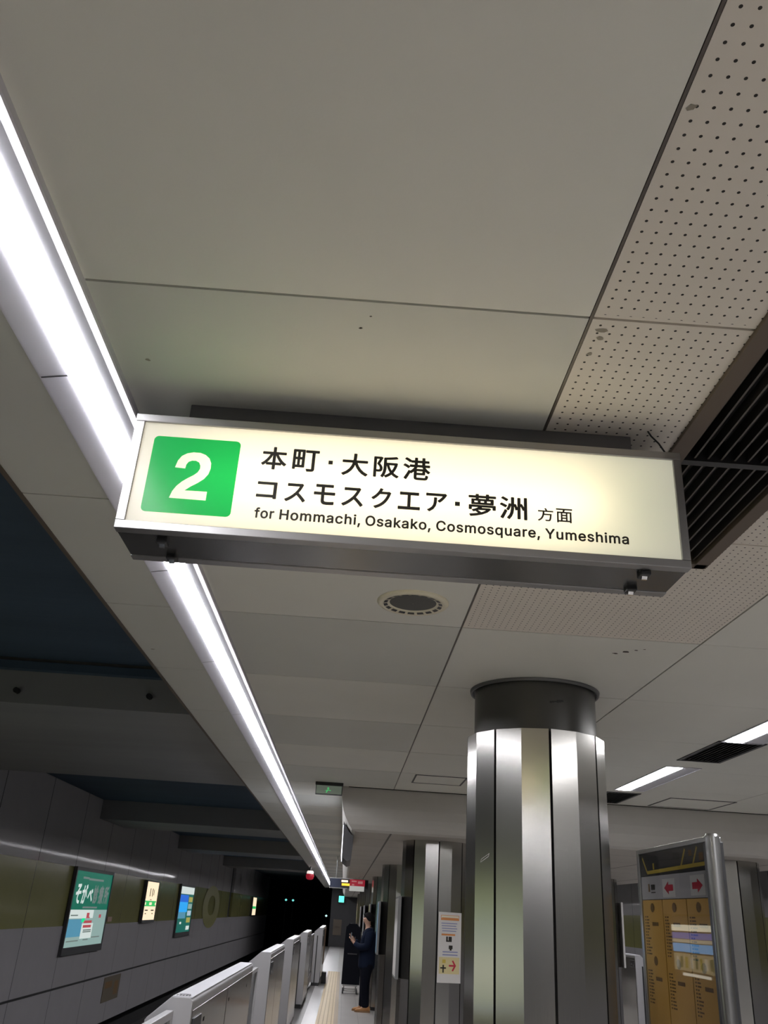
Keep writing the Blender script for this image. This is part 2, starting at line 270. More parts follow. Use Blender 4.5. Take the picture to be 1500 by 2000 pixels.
LETTERS = {"f":[254,[[[228,379],[228,327],[6,327],[6,379]],[[81,0],[81,432],[82,447],[84,461],[89,474],[96,486],[104,496],[113,505],[124,513],[135,519],[148,524],[161,527],[174,529],[187,530],[197,530],[207,529],[215,528],[222,527],[229,525],[234,524],[239,522],[243,521],[227,468],[225,469],[222,470],[219,471],[215,472],[211,473],[206,473],[200,474],[195,474],[182,473],[171,470],[162,466],[154,460],[149,452],[145,443],[142,431],[142,419],[142,0]]]],"o":[415,[[[207,-8],[182,-7],[159,-2],[137,6],[117,16],[98,30],[82,46],[68,64],[56,85],[46,108],[40,133],[36,159],[34,187],[36,216],[40,243],[46,268],[56,291],[68,312],[82,330],[98,346],[117,360],[137,371],[159,378],[182,383],[207,384],[233,383],[256,378],[278,371],[299,360],[317,346],[333,330],[347,312],[359,291],[369,268],[376,243],[380,216],[381,187],[380,159],[376,133],[369,108],[359,85],[347,64],[333,46],[317,30],[299,16],[278,6],[256,-2],[233,-7]],[[207,46],[226,48],[242,51],[257,57],[270,66],[282,76],[292,89],[300,102],[307,117],[312,134],[316,151],[318,169],[319,187],[318,206],[316,224],[312,242],[307,258],[300,274],[292,287],[282,300],[270,310],[257,319],[242,325],[226,329],[207,330],[189,329],[173,325],[158,319],[145,310],[134,300],[124,287],[115,274],[108,258],[103,242],[99,224],[97,206],[96,187],[97,169],[99,151],[103,134],[108,117],[115,102],[124,89],[134,76],[145,66],[158,57],[173,51],[189,48]]]],"r":[259,[[[53,0],[53,379],[112,379],[112,321],[115,321],[122,335],[130,347],[140,358],[152,367],[166,375],[181,380],[196,384],[213,385],[217,385],[221,385],[225,385],[229,384],[243,384],[243,322],[242,323],[239,323],[235,324],[230,324],[224,325],[219,325],[213,326],[207,326],[194,325],[182,323],[170,319],[159,315],[149,309],[140,301],[132,293],[126,284],[121,273],[117,262],[114,250],[114,237],[114,0]]]],"H":[517,[[[60,0],[60,509],[125,509],[125,289],[392,289],[392,509],[457,509],[457,0],[392,0],[392,232],[125,232],[125,0]]]],"m":[610,[[[53,0],[53,379],[112,379],[112,295],[108,295],[112,310],[118,323],[125,335],[132,346],[141,355],[151,363],[161,370],[172,376],[183,380],[195,384],[207,386],[219,386],[239,385],[257,380],[273,372],[287,361],[299,347],[309,331],[316,314],[321,295],[312,295],[317,308],[322,321],[329,332],[337,343],[347,353],[357,361],[368,369],[381,375],[394,380],[407,383],[422,385],[437,386],[453,385],[468,383],[483,378],[497,372],[510,364],[522,354],[532,342],[541,328],[548,313],[553,296],[556,276],[557,255],[557,0],[496,0],[496,254],[494,273],[490,289],[483,302],[473,313],[460,321],[447,326],[433,329],[419,330],[406,330],[395,328],[384,324],[374,320],[365,314],[358,307],[351,299],[345,290],[341,280],[338,270],[336,259],[335,247],[335,0],[274,0],[274,260],[273,275],[269,288],[262,301],[253,311],[242,320],[229,326],[215,329],[199,330],[188,330],[178,328],[168,325],[158,320],[148,314],[140,307],[132,299],[126,289],[121,278],[117,266],[114,253],[114,238],[114,0]]]],"a":[389,[[[160,-9],[142,-8],[126,-5],[110,-1],[94,5],[80,12],[68,22],[57,32],[48,45],[40,58],[35,73],[31,90],[30,108],[31,123],[34,138],[38,150],[43,161],[50,171],[58,179],[67,187],[78,193],[89,199],[100,203],[112,207],[125,211],[138,213],[152,216],[165,218],[178,220],[194,222],[209,224],[222,225],[234,227],[244,228],[252,230],[259,232],[265,235],[270,238],[273,243],[275,248],[276,255],[276,257],[275,268],[273,279],[271,288],[267,297],[262,304],[256,311],[248,317],[240,322],[230,326],[220,329],[208,330],[196,331],[183,330],[171,329],[159,326],[149,322],[140,318],[132,313],[124,307],[118,301],[112,294],[107,288],[103,281],[100,274],[41,291],[48,308],[57,322],[67,335],[79,346],[91,355],[104,364],[118,370],[133,375],[148,379],[163,382],[179,384],[194,384],[204,384],[215,383],[227,382],[239,379],[251,376],[263,372],[275,367],[286,360],[296,353],[306,343],[315,333],[322,320],[329,306],[333,290],[336,272],[337,251],[337,0],[277,0],[277,52],[272,52],[269,45],[264,38],[258,32],[252,25],[244,18],[236,12],[226,6],[215,1],[203,-3],[190,-6],[176,-8]],[[170,45],[187,46],[202,49],[216,53],[228,59],[239,66],[248,74],[257,83],[263,93],[269,104],[272,115],[275,126],[276,138],[276,190],[273,188],[270,186],[265,184],[259,182],[253,180],[246,179],[239,177],[231,176],[223,175],[216,173],[208,172],[200,171],[175,168],[165,166],[154,164],[144,162],[134,159],[125,155],[117,150],[110,145],[103,139],[98,132],[95,124],[93,115],[92,105],[92,95],[94,87],[98,79],[102,72],[107,66],[114,61],[121,56],[130,52],[139,49],[149,47],[159,46]]]],"c":[396,[[[207,-8],[182,-7],[159,-2],[137,6],[117,16],[98,30],[82,46],[68,64],[56,85],[46,108],[40,133],[36,159],[34,187],[36,216],[40,243],[46,268],[56,291],[68,312],[82,330],[98,346],[117,360],[137,371],[159,378],[182,383],[207,384],[221,384],[234,383],[247,380],[260,377],[272,373],[284,368],[295,362],[305,356],[315,349],[324,341],[332,332],[340,322],[347,312],[353,301],[358,289],[362,277],[303,262],[301,269],[298,276],[294,283],[290,289],[286,295],[281,301],[276,306],[270,311],[264,315],[257,319],[250,322],[242,325],[234,327],[226,329],[217,329],[207,330],[189,329],[173,325],[158,319],[145,310],[134,300],[124,287],[115,274],[108,258],[103,242],[99,224],[97,206],[96,187],[97,169],[99,151],[103,134],[108,117],[115,102],[124,89],[134,76],[145,66],[158,57],[173,51],[189,48],[207,46],[217,47],[226,48],[234,49],[243,52],[250,54],[258,58],[264,62],[271,66],[277,71],[282,76],[287,82],[292,89],[296,95],[299,102],[302,110],[304,117],[363,102],[359,90],[354,78],[348,67],[341,56],[334,46],[325,37],[316,29],[306,21],[296,15],[285,9],[273,4],[261,-1],[248,-4],[235,-6],[221,-8]]]],"h":[410,[[[114,227],[114,0],[53,0],[53,509],[114,509],[114,287],[102,287],[112,312],[124,332],[137,349],[152,362],[169,372],[187,379],[207,383],[227,384],[246,383],[264,380],[280,376],[295,369],[309,360],[321,349],[332,336],[341,321],[348,304],[353,285],[356,264],[357,240],[357,0],[296,0],[296,235],[295,256],[290,275],[283,291],[273,304],[260,315],[246,323],[229,328],[210,329],[197,328],[184,326],[172,322],[161,317],[150,311],[141,303],[133,293],[126,283],[121,271],[117,257],[114,243]]]],"i":[167,[[[53,0],[53,379],[114,379],[114,0]],[[84,443],[75,444],[67,446],[60,449],[54,455],[48,461],[44,468],[42,475],[41,483],[42,491],[44,499],[48,506],[54,512],[60,517],[67,521],[75,523],[84,524],[92,523],[100,521],[107,517],[114,512],[119,506],[123,499],[126,491],[126,483],[126,475],[123,468],[119,461],[114,455],[107,449],[100,446],[92,444]]]],",":[188,[[[38,-119],[68,71],[137,71],[84,-119]]]],"O":[533,[[[267,-7],[235,-5],[205,1],[177,11],[150,25],[126,42],[105,63],[86,88],[70,115],[57,146],[48,179],[42,215],[40,254],[42,293],[48,329],[57,362],[70,393],[86,421],[105,445],[126,466],[150,484],[177,498],[205,508],[235,514],[267,516],[299,514],[329,508],[357,498],[384,484],[408,466],[429,445],[448,421],[464,393],[477,362],[486,329],[491,293],[493,254],[491,215],[486,179],[477,146],[464,115],[448,88],[429,63],[408,42],[384,25],[357,11],[329,1],[299,-5]],[[267,53],[289,54],[310,59],[330,66],[349,76],[367,89],[383,105],[396,123],[408,144],[418,168],[425,194],[429,223],[430,254],[429,286],[425,314],[418,341],[408,365],[396,386],[383,404],[367,420],[349,433],[330,443],[310,450],[289,454],[267,456],[245,454],[223,450],[203,443],[184,433],[167,420],[151,404],[137,385],[125,364],[116,340],[109,314],[105,285],[103,254],[105,223],[109,194],[116,168],[125,144],[137,123],[151,105],[167,89],[184,76],[203,66],[223,59],[245,54]]]],"s":[365,[[[182,-8],[163,-7],[145,-5],[128,-2],[112,3],[98,10],[84,18],[72,27],[62,38],[53,50],[45,63],[40,78],[36,94],[94,107],[99,92],[105,79],[114,69],[124,60],[136,54],[150,49],[165,46],[181,45],[200,46],[217,50],[232,55],[244,62],[255,71],[262,81],[267,91],[268,103],[267,112],[265,121],[260,129],[254,136],[246,142],[237,147],[225,151],[212,155],[149,170],[125,177],[104,186],[87,196],[72,208],[61,222],[53,237],[48,255],[47,274],[48,290],[51,305],[57,319],[65,332],[75,343],[87,354],[100,363],[115,370],[131,377],[149,381],[167,384],[187,384],[206,384],[223,381],[239,378],[254,372],[267,366],[279,358],[290,349],[299,339],[307,328],[314,316],[319,303],[324,290],[268,277],[264,288],[258,298],[251,307],[243,316],[232,323],[219,328],[205,331],[187,333],[171,332],[156,329],[143,324],[131,317],[121,308],[114,299],[110,289],[109,277],[110,267],[112,258],[117,250],[124,243],[133,237],[144,232],[157,227],[172,223],[229,209],[254,202],[275,194],[292,183],[306,171],[317,158],[325,142],[330,125],[331,107],[330,90],[326,75],[321,61],[312,47],[302,35],[290,24],[276,15],[260,6],[242,0],[223,-5],[203,-7]]]],"k":[381,[[[110,137],[110,212],[121,212],[284,379],[360,379],[184,199],[177,199]],[[53,0],[53,509],[114,509],[114,0]],[[294,0],[148,186],[191,229],[372,0]]]],"C":[510,[[[267,-7],[235,-5],[205,1],[177,11],[150,25],[126,42],[104,63],[86,88],[70,115],[57,146],[48,179],[42,215],[40,254],[42,293],[48,329],[57,362],[70,393],[86,421],[104,445],[126,466],[150,484],[177,498],[205,508],[235,514],[267,516],[286,515],[305,513],[323,509],[340,504],[357,498],[373,490],[388,481],[402,471],[415,460],[427,447],[438,433],[448,418],[456,402],[463,385],[469,367],[473,348],[408,348],[405,361],[401,373],[395,384],[389,395],[382,404],[375,413],[366,421],[357,428],[348,435],[337,440],[327,445],[315,449],[304,452],[292,454],[280,455],[267,456],[245,454],[223,450],[203,443],[184,432],[166,419],[150,403],[137,385],[125,364],[116,340],[109,314],[105,285],[103,254],[105,223],[109,194],[116,168],[125,145],[137,123],[151,105],[166,89],[184,76],[203,66],[223,59],[245,54],[267,53],[280,53],[292,55],[304,57],[315,60],[327,64],[337,69],[348,74],[357,81],[366,88],[375,96],[382,105],[389,114],[395,125],[401,136],[405,148],[408,160],[473,160],[469,142],[463,124],[457,107],[448,91],[438,76],[428,62],[416,49],[402,38],[388,28],[373,19],[357,11],[341,5],[323,0],[305,-4],[286,-6]]]],"q":[424,[[[372,-143],[311,-143],[311,59],[306,59],[302,53],[298,46],[293,39],[287,31],[280,24],[272,17],[263,10],[252,4],[241,-1],[227,-5],[212,-7],[195,-8],[172,-7],[151,-2],[130,5],[111,16],[94,29],[79,45],[66,64],[55,84],[46,108],[39,133],[35,160],[34,189],[35,218],[39,245],[46,270],[55,293],[66,313],[79,332],[95,347],[112,361],[131,371],[151,378],[173,383],[196,384],[213,384],[228,381],[241,378],[253,373],[263,367],[272,360],[280,353],[287,346],[293,338],[298,331],[303,325],[307,319],[313,319],[313,379],[372,379]],[[205,47],[221,48],[236,51],[250,57],[263,65],[274,75],[284,86],[293,100],[299,115],[305,132],[309,150],[311,169],[312,189],[311,210],[309,229],[305,247],[300,263],[293,278],[284,291],[275,302],[263,312],[251,320],[237,325],[221,329],[205,330],[187,329],[172,325],[157,319],[145,311],[133,301],[124,290],[115,276],[108,261],[103,245],[99,227],[97,209],[96,189],[97,170],[99,151],[103,133],[109,117],[115,101],[124,88],[134,76],[145,66],[158,57],[172,51],[188,48]]]],"u":[410,[[[182,-5],[164,-4],[146,-1],[130,4],[115,11],[101,20],[89,31],[78,44],[69,59],[62,76],[57,95],[54,116],[53,139],[53,379],[114,379],[114,144],[115,123],[119,105],[127,89],[137,75],[150,64],[164,56],[181,52],[200,50],[213,51],[226,53],[238,57],[249,62],[259,69],[268,77],[276,86],[283,97],[289,109],[293,122],[295,137],[296,153],[296,379],[357,379],[357,0],[298,0],[298,92],[307,92],[297,67],[286,47],[272,30],[257,17],[240,7],[222,0],[203,-4]]]],"e":[404,[[[212,-8],[185,-7],[161,-2],[138,6],[117,16],[98,30],[82,46],[68,64],[56,85],[46,108],[40,132],[35,159],[34,187],[35,215],[39,242],[46,267],[55,290],[67,311],[81,329],[97,346],[115,359],[135,370],[157,378],[180,383],[205,384],[221,384],[236,382],[251,379],[266,374],[280,368],[294,361],[307,351],[319,341],[331,329],[341,315],[350,299],[357,282],[363,263],[368,242],[370,219],[371,194],[371,169],[75,169],[75,221],[338,221],[310,202],[309,220],[307,237],[303,254],[298,269],[291,282],[283,294],[273,305],[263,314],[250,321],[237,326],[222,329],[205,330],[189,329],[173,326],[159,321],[146,313],[135,304],[125,294],[116,282],[109,270],[103,256],[99,241],[97,226],[96,211],[96,178],[97,157],[100,139],[104,122],[110,106],[118,92],[128,80],[139,70],[151,61],[165,55],[179,50],[195,47],[212,46],[224,47],[234,48],[244,50],[254,53],[263,56],[271,61],[278,66],[285,73],[292,80],[297,88],[302,96],[306,105],[365,91],[360,77],[353,63],[345,51],[335,39],[324,29],[311,19],[298,11],[283,4],[266,-1],[249,-5],[231,-7]]]],"Y":[472,[[[203,0],[203,208],[16,509],[91,509],[192,344],[200,331],[208,318],[215,305],[222,292],[229,279],[236,264],[243,248],[250,230],[224,230],[231,248],[237,265],[244,280],[251,293],[258,306],[265,318],[273,331],[280,344],[381,509],[455,509],[268,208],[268,0]]]]}
_lc = {}
def letter(ch):
    if ch not in _lc:
        if ch in 'kf':
            vs, fs = [], []
            for q in LETTERS[ch][1]:
                v, f = filled([q]); fs += [tuple(i+len(vs) for i in p) for p in f]; vs += v
            _lc[ch] = (vs, fs)
        else: _lc[ch] = filled(LETTERS[ch][1])
    return _lc[ch]
def word_bold(mb, pl, word, u0, u1, base, cap, h, mat, fat, track):
    k = cap/509.; x = 0; place = []
    for ch in word: place.append((ch, x)); x += LETTERS[ch][0]+track
    allx = [p[0]+px for ch, px in place for q in LETTERS[ch][1] for p in q]; x0, x1 = min(allx)-fat, max(allx)+fat; kx = (u1-u0)/(x1-x0)
    for ch, px in place:
        vs, fs = letter(ch)
        for i, (ox, oy) in enumerate(OFFS):
            pl.poly(mb, [(u0+(vx+px+ox*fat-x0)*kx, base+(vy+oy*fat)*k) for vx, vy in vs], h+i*.00002, mat, fs)
def glyph_bold(mb, pl, ch, u0, u1, v0, v1, h, mat, fat):
    for i, (ox, oy) in enumerate(OFFS):
        text_fit(mb, pl, ch, u0+fat+ox*fat, u1-fat+ox*fat, v0+fat+oy*fat, v1-fat+oy*fat, h+i*.00002, mat)
def rrect(x0, x1, y0, y1, r, n=6):
    out = []
    for cx, cyy, a0 in ((x1-r, y0+r, -90), (x1-r, y1-r, 0), (x0+r, y1-r, 90), (x0+r, y0+r, 180)):
        out += [(cx+r*math.cos(R(a0+90*k/n)), cyy+r*math.sin(R(a0+90*k/n))) for k in range(n+1)]
    return out

# ------------------------------------------------------------------ setting: floor, track, tunnel
ZC = 2.80          # main ceiling
ZL = 2.41          # lowered ceiling beyond the beam
YB = 8.48          # where the beam starts
XS = 2.4           # centre line of the island platform
WX = -4.8          # wall across the tracks
YE = 50.0          # end of the platform
f = MB()
f.box(-.03, 5.9, -9, YE, -.35, 0, m_floor)
struct(f.build('floor'))
f = MB(); f.box(-1.03, -.56, -9, YE, -.35, 0, m_floor_dark); f.box(-1.0, -.9, -9, YE, -.34, .002, m_floor_pale)
struct(f.build('trim_1'))
f = MB(); f.box(-.56, -.33, -9, YE, -.35, .001, m_floor_pale); struct(f.build('trim_2'))
f = MB(); f.box(-.33, -.03, -9, 30, -.35, .004, m_tactile); f.box(-.33, -.03, 30, YE, -.35, .001, m_floor_pale)
for k in range(4): f.box(-.31+.07*k, -.28+.07*k, -9, 30, 0, .009, m_tactile)
struct(f.build('trim_3'))
f = MB(); f.box(-.03, .045, 2, 30, -.01, .003, m_tactile_b); struct(f.build('trim_4'))
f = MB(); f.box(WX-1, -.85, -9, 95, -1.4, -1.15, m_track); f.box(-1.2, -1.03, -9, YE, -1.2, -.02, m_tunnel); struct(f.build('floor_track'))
f = MB(); f.box(5.9, 11, -9, 95, -1.4, -1.15, m_track); f.box(5.9, 6.0, -9, YE, -1.2, -.02, m_tunnel); struct(f.build('floor_track_far'))
# wall across the tracks: upper grey, olive band, lower grey
def track_wall(name, x, sgn, y1):
    f = MB()
    xa, xb = (x-.2, x) if sgn < 0 else (x, x+.2)
    i = .0 if sgn > 0 else 0
    f.box(xa, xb, -9, y1, 2.154, 3.40, m_wall_up)
    f.box(xa, xb-.012 if sgn < 0 else xb, -9, y1, 1.20, 2.154, m_wall_band)
    f.box(xa, xb, -9, y1+20, -.635, 1.20, m_wall_low)
    f.box(xa-.3 if sgn < 0 else xa+.3, xb-.3 if sgn < 0 else xb+.3, -9, 95, -1.3, -.635, m_black)
    f.box(xa, xb-.012 if sgn < 0 else xb, y1+1.2, y1+20, 1.20, 2.154, m_wall_band); f.box(xa, xb, y1+1.2, y1+20, 2.154, 3.40, m_wall_up)
    f.box(xa-.1, xb-.1, y1, y1+1.2, 1.20, 3.4, m_black)
    return struct(f.build(name))
track_wall('wall_left', WX, -1, 39.4)
track_wall('wall_right', 2*XS-WX, 1, 39.4)
# tunnel ceiling above the tracks with deep cross beams
f = MB()
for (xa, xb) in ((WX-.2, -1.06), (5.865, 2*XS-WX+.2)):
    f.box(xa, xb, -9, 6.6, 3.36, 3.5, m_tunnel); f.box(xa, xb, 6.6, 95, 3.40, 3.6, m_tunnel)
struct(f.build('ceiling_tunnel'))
f = MB()
for (xa, xb) in ((WX, -1.10), (5.9, 2*XS-WX)):
    for y0, y1, z in ((6.65, 10.8, 3.02), (17.5, 19.5, 3.05), (26, 28, 3.05), (-4.5, -1.5, 3.02), (36, 38, 3.05)):
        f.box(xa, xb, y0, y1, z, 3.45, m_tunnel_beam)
    f.box(xa, xb, 6.57, 6.65, 3.27, 3.33, m_tunnel)
struct(f.build('beam_tunnel'))
f = MB()
for x, z in ((-2.636, 3.109), (-1.617, 3.131)):
    f.prism([(x+.022*math.cos(k*.785), z+.022*math.sin(k*.785)) for k in range(8)], 6.60, 6.66, 'Y', m_black)
struct(f.build('trim_5'))
# tunnel beyond the platform
f = MB(); f.box(-8, 12, 94, 95, -2, 5, m_black); struct(f.build('wall_tunnel_end'))
f = MB(); f.box(-8, 12, -9.2, -9, -2, 4, m_wall_r); struct(f.build('wall_back'))
f = MB(); f.box(-.66, 5.5, YE, YE+.2, 0, 2.8, m_darkgrey); struct(f.build('wall_end'))

# ------------------------------------------------------------------ ceiling panels
def rects_minus(x0, x1, y0, y1, holes):
    xs = sorted({x0, x1, *[min(max(h[i], x0), x1) for h in holes for i in (0, 1)]}); ys = sorted({y0, y1, *[min(max(h[i], y0), y1) for h in holes for i in (2, 3)]})
    for a, b in zip(xs, xs[1:]):
        for c, d in zip(ys, ys[1:]):
            if b-a < 1e-5 or d-c < 1e-5: continue
            mx, my = (a+b)/2, (c+d)/2
            if not any(h[0] < mx < h[1] and h[2] < my < h[3] for h in holes): yield a, b, c, d
GR = (.731, 1.09, -.69, 2.52)                                     # air grating opening
LIGHTS = [(2.25, 2.50, y, y+1.28) for y in (-.60, 1.67, 3.94, 6.21)]+[(1.05, 1.30, y, y+1.28) for y in (-2.5, -4.5, -6.5)]+[(2.25, 2.50, y, y+1.28) for y in (-2.9, -5.2)]  # the farther fittings behind the viewer are added to brighten the near ceiling
VENTS = [(2.235, 2.525, y, y+.72) for y in (.70, 2.97, 5.22, 7.66)]
HOLES = [GR]+LIGHTS+VENTS
c = MB(); G = .0033
S = [PY0+PP*k for k in range(-10, 49)]
def row(x0, x1, mats, ya, yb, gx=(.004, .004), gap=G):
    for k, (a, b) in enumerate(zip(S, S[1:])):
        a2, b2 = max(a, ya), min(b, yb)
        if b2-a2 < .03: continue
        for p in rects_minus(x0+gx[0], x1-gx[1], a2+gap, b2-gap, HOLES):
            c.box(p[0], p[1], p[2], p[3], ZC, ZC+.009, mats[k % len(mats)])
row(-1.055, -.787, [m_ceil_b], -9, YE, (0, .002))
row(-.594, .403, [m_ceil_b, m_ceil], -9, YB, (0, .004))  # alternating tones: light falling on unevenly tilted panels, put into the colour
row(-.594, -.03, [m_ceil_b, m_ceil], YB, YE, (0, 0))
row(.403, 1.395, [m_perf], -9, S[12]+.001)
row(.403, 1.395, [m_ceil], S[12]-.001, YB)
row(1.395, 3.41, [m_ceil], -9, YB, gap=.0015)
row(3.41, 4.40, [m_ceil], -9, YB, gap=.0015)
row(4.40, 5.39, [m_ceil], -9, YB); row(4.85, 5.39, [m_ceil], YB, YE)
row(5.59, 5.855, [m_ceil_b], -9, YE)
# backing above the joints, with the wells left open
for p in rects_minus(-1.055, 5.855, -9, YE, HOLES+[(-.80, -.58, -9, YE), (5.38, 5.60, -9, YE)]):
    c.box(*p, ZC+.010, ZC+.03, m_gap)
c.box(-1.055, 5.855, -9, YE, 3.28, 3.36, m_black)
struct(c.build('ceiling'))
c = MB()
c.box(.4005, .4055, -9, YB, ZC-.0005, ZC+.012, m_tbar)
struct(c.build('trim_6'))
c = MB()
for xa, xb in ((-1.07, -1.055), (5.855, 5.87)): c.box(xa, xb, -9, YE, ZC-.004, 3.36, m_brown)
struct(c.build('trim_7'))
g = MB(); rnd = random.Random(5); m_stain = M('ceiling_stain', (.30, .27, .22), .7, var=.3); m_speck = M('ceiling_speck', (.06, .05, .04), .8)
for x, y, r, k in ((1.10, 3.545, .012, 1), (1.135, 3.515, .018, 1), (1.17, 3.48, .010, 1), (1.20, 3.46, .007, 1), (-.05, 1.41, .004, 1), (-.03, 1.37, .003, 1), (.42, .84, .008, 0), (.432, 1.36, .011, 0), (.437, 1.385, .008, 0), (.43, 1.44, .006, 0), (-.52, 1.58, .006, 0), (-.93, 1.72, .006, 0), (-.90, 1.60, .005, 0), (-1.0, 4.0, .01, 0), (.62, .93, .007, 0)):
    n_ = 9; e = [(x+r*(.6+.7*rnd.random())*math.cos(q*.698), y+r*.7*(.6+.7*rnd.random())*math.sin(q*.698), ZC-.0007) for q in range(n_)]
    g.add(e, [tuple(range(n_))], m_speck if k else m_stain)
struct(g.build('trim_9'))
# ------------------------------------------------------------------ linear lamp along the platform edge
def linear_lamp(x, mirror, label):
    s = -1 if mirror else 1
    def X(d): return x+s*d
    t = thing('linear_light', label, 'ceiling light', (x, 0, ZC), 0)
    # local coordinates: x across (0 = left lip), z up from the ceiling
    def P(pts): return [(s*a, b) for a, b in pts]
    n0, n1 = -7, 37
    body = MB()
    body.strip(P([(-.004, .004), (-.003, -.0105), (.001, -.010), (.060, .0), (.062, .02)]), -7.0, 46.5, 'Y', m_lav)
    body.strip(P([(.134, .02), (.136, .0), (.166, -.004), (.190, -.018), (.194, -.016), (.194, .004)]), -7.0, 46.5, 'Y', m_lav)
    for k in range(n0, n1+1):                                   # joints of the reflector
        y = 1.665+1.24*k
        body.strip(P([(.001, -.0106), (.060, -.0006)]), y, y+.006, 'Y', m_darkgrey)
    body.build('reflector', t)
    for k in range(n0, n1):
        y0 = 1.665+1.24*k
        d = MB(); cx, hw = .0985, .0355
        pr_ = [(cx-hw, .02), (cx-hw, -.001)]+[(cx+hw*math.cos(R(a)), -.001+LAMP_DROP*math.sin(R(a))) for a in range(190, 351, 20)]+[(cx+hw, -.001), (cx+hw, .02)]
        d.prism(P(pr_), y0+.001, y0+1.239, 'Y', m_lamp, True)
        d.build('lamp_tube', t)
    return t
linear_lamp(-.784, False, 'long continuous white fluorescent trough light along the platform edge above the gates')
linear_lamp(5.584, True, 'second long fluorescent trough light above the opposite platform edge')

# ------------------------------------------------------------------ cross beam and lowered ceiling
f = MB()
lev = [(2.80, 0, 0), (2.70, .004, .004), (2.62, .015, .012), (2.54, .045, .03), (2.47, .085, .06), (2.43, .115, .09), (2.41, .15, .125)]
Lx, Rx = -.09, 2*XS+.09
for (z0, a0, b0), (z1, a1, b1) in zip(lev, lev[1:]):
    r0 = [(Lx+a0, YE, z0), (Lx+a0, YB+b0, z0), (Rx-a0, YB+b0, z0), (Rx-a0, YE, z0)]
    r1 = [(Lx+a1, YE, z1), (Lx+a1, YB+b1, z1), (Rx-a1, YB+b1, z1), (Rx-a1, YE, z1)]
    for i in range(3): f.add([r0[i], r0[i+1], r1[i+1], r1[i]], [(0, 1, 2, 3)], m_beam, True)
f.add([(Lx+.15, YB+.125, ZL), (Rx-.15, YB+.125, ZL), (Rx-.15, YE, ZL), (Lx+.15, YE, ZL)], [(0, 1, 2, 3)], m_low)
struct(f.build('beam'))
f = MB(); f.box(-.03, Rx-.06, YB-.014, YB-.004, ZC-.006, ZC+.004, m_gap); struct(f.build('trim_8'))

# ------------------------------------------------------------------ perforated ceiling: air grating
t = thing('air_grating', 'long dark slatted air grating set in the perforated ceiling beside the hanging sign', 'grating')
g = MB()
x0, x1, y0, y1 = GR
for a, b in ((x0-.004, x0+.040), (x1-.040, x1+.004)): g.box(a, b, y0, y1, ZC-.010, ZC+.05, m_brown)
g.box(x0, x1, y1-.035, y1+.004, ZC-.010, ZC+.05, m_brown); g.box(x0, x1, y0-.004, y0+.03, ZC-.010, ZC+.05, m_brown)
g.build('frame', t, .002)
g = MB(); g.box(x0, x1, y0, y1, ZC+.12, ZC+.13, m_black); g.box(x0-.003, x0, y0, y1, ZC+.05, ZC+.13, m_black); g.box(x1, x1+.003, y0, y1, ZC+.05, ZC+.13, m_black); g.build('duct', t)
for yc in (1.853, .85, -.1): g = MB(); g.box(x0+.04, x1-.04, yc-.012, yc+.012, ZC-.004, ZC+.06, m_dark); g.build('cross_bar', t)
for k in range(8):
    g = MB(); xc = x0+.072+.034*k; g.prism([(xc-.002, ZC+.003), (xc+.003, ZC+.003), (xc+.013, ZC+.045), (xc+.008, ZC+.045)], y0+.03, y1-.03, 'Y', m_slat); g.build('slat', t)

# ------------------------------------------------------------------ hanging sign
SY0, SY1 = 1.70, 1.89
sx0, sx1, sz0, sz1 = -.557, .709, 2.442, 2.732
ix0, ix1, iz0, iz1 = -.536, .690, 2.461, 2.713
t = thing('hanging_sign', 'illuminated cream platform direction sign with green number square, hung under the ceiling', 'sign', (0, 0, 0))
g = MB()
for ya, yb in ((SY0, SY0+.028), (SY1-.028, SY1)):
    g.box(sx0, sx1, ya, yb, sz0, iz0, m_alu); g.box(sx0, sx1, ya, yb, iz1, sz1, m_alu)
    g.box(sx0, ix0, ya, yb, iz0, iz1, m_alu); g.box(ix1, sx1, ya, yb, iz0, iz1, m_alu)
g.build('frame', t, .0015)
g = MB(); g.box(sx0+.002, sx1-.002, SY0+.030, SY1-.030, sz0+.002, sz0+.004, m_alu_dk); g.build('bottom_cover', t)
g = MB()
g.box(sx0+.002, sx1-.002, SY0+.026, SY1-.026, sz1-.004, sz1-.002, m_alu); g.box(sx0+.002, sx0+.004, SY0+.026, SY1-.026, sz0+.004, sz1-.004, m_alu); g.box(sx1-.004, sx1-.002, SY0+.026, SY1-.026, sz0+.004, sz1-.004, m_alu)
g.build('casing', t)
g = MB(); g.box(sx0+.03, sx1-.03, SY0+.03, SY1-.03, sz0+.005, sz0+.007, m_white); g.box(sx0+.03, sx1-.03, SY0+.03, SY1-.03, sz1-.007, sz1-.005, m_white); g.build('inner_reflector', t)
g = MB(); g.box(-.452, .614, 1.755, 1.845, sz1-.002, ZC, m_mount); g.build('mounting_plate', t, .002)
for x, y in ((-.460, 1.757), (-.456, 1.850), (.617, 1.745), (.617, 1.845)):
    g = MB(); g.box(x-.012, x+.012, y-.016, y+.016, sz0-.010, sz0+.004, m_dark)
    h = g.build('latch', t, .003)
    k = MB(); k.prism([(y-.004, sz0-.010), (y+.010, sz0-.010), (y+.006, sz0-.016), (y, sz0-.016)], x-.006, x+.006, 'X', m_chrome); k.build('catch', h)
for z in (2.587,):
    g = MB(); g.tube([(-.40, 1.795, z), (.52, 1.795, z)], .014, m_tube, 12); g.build('lamp_tube', t)
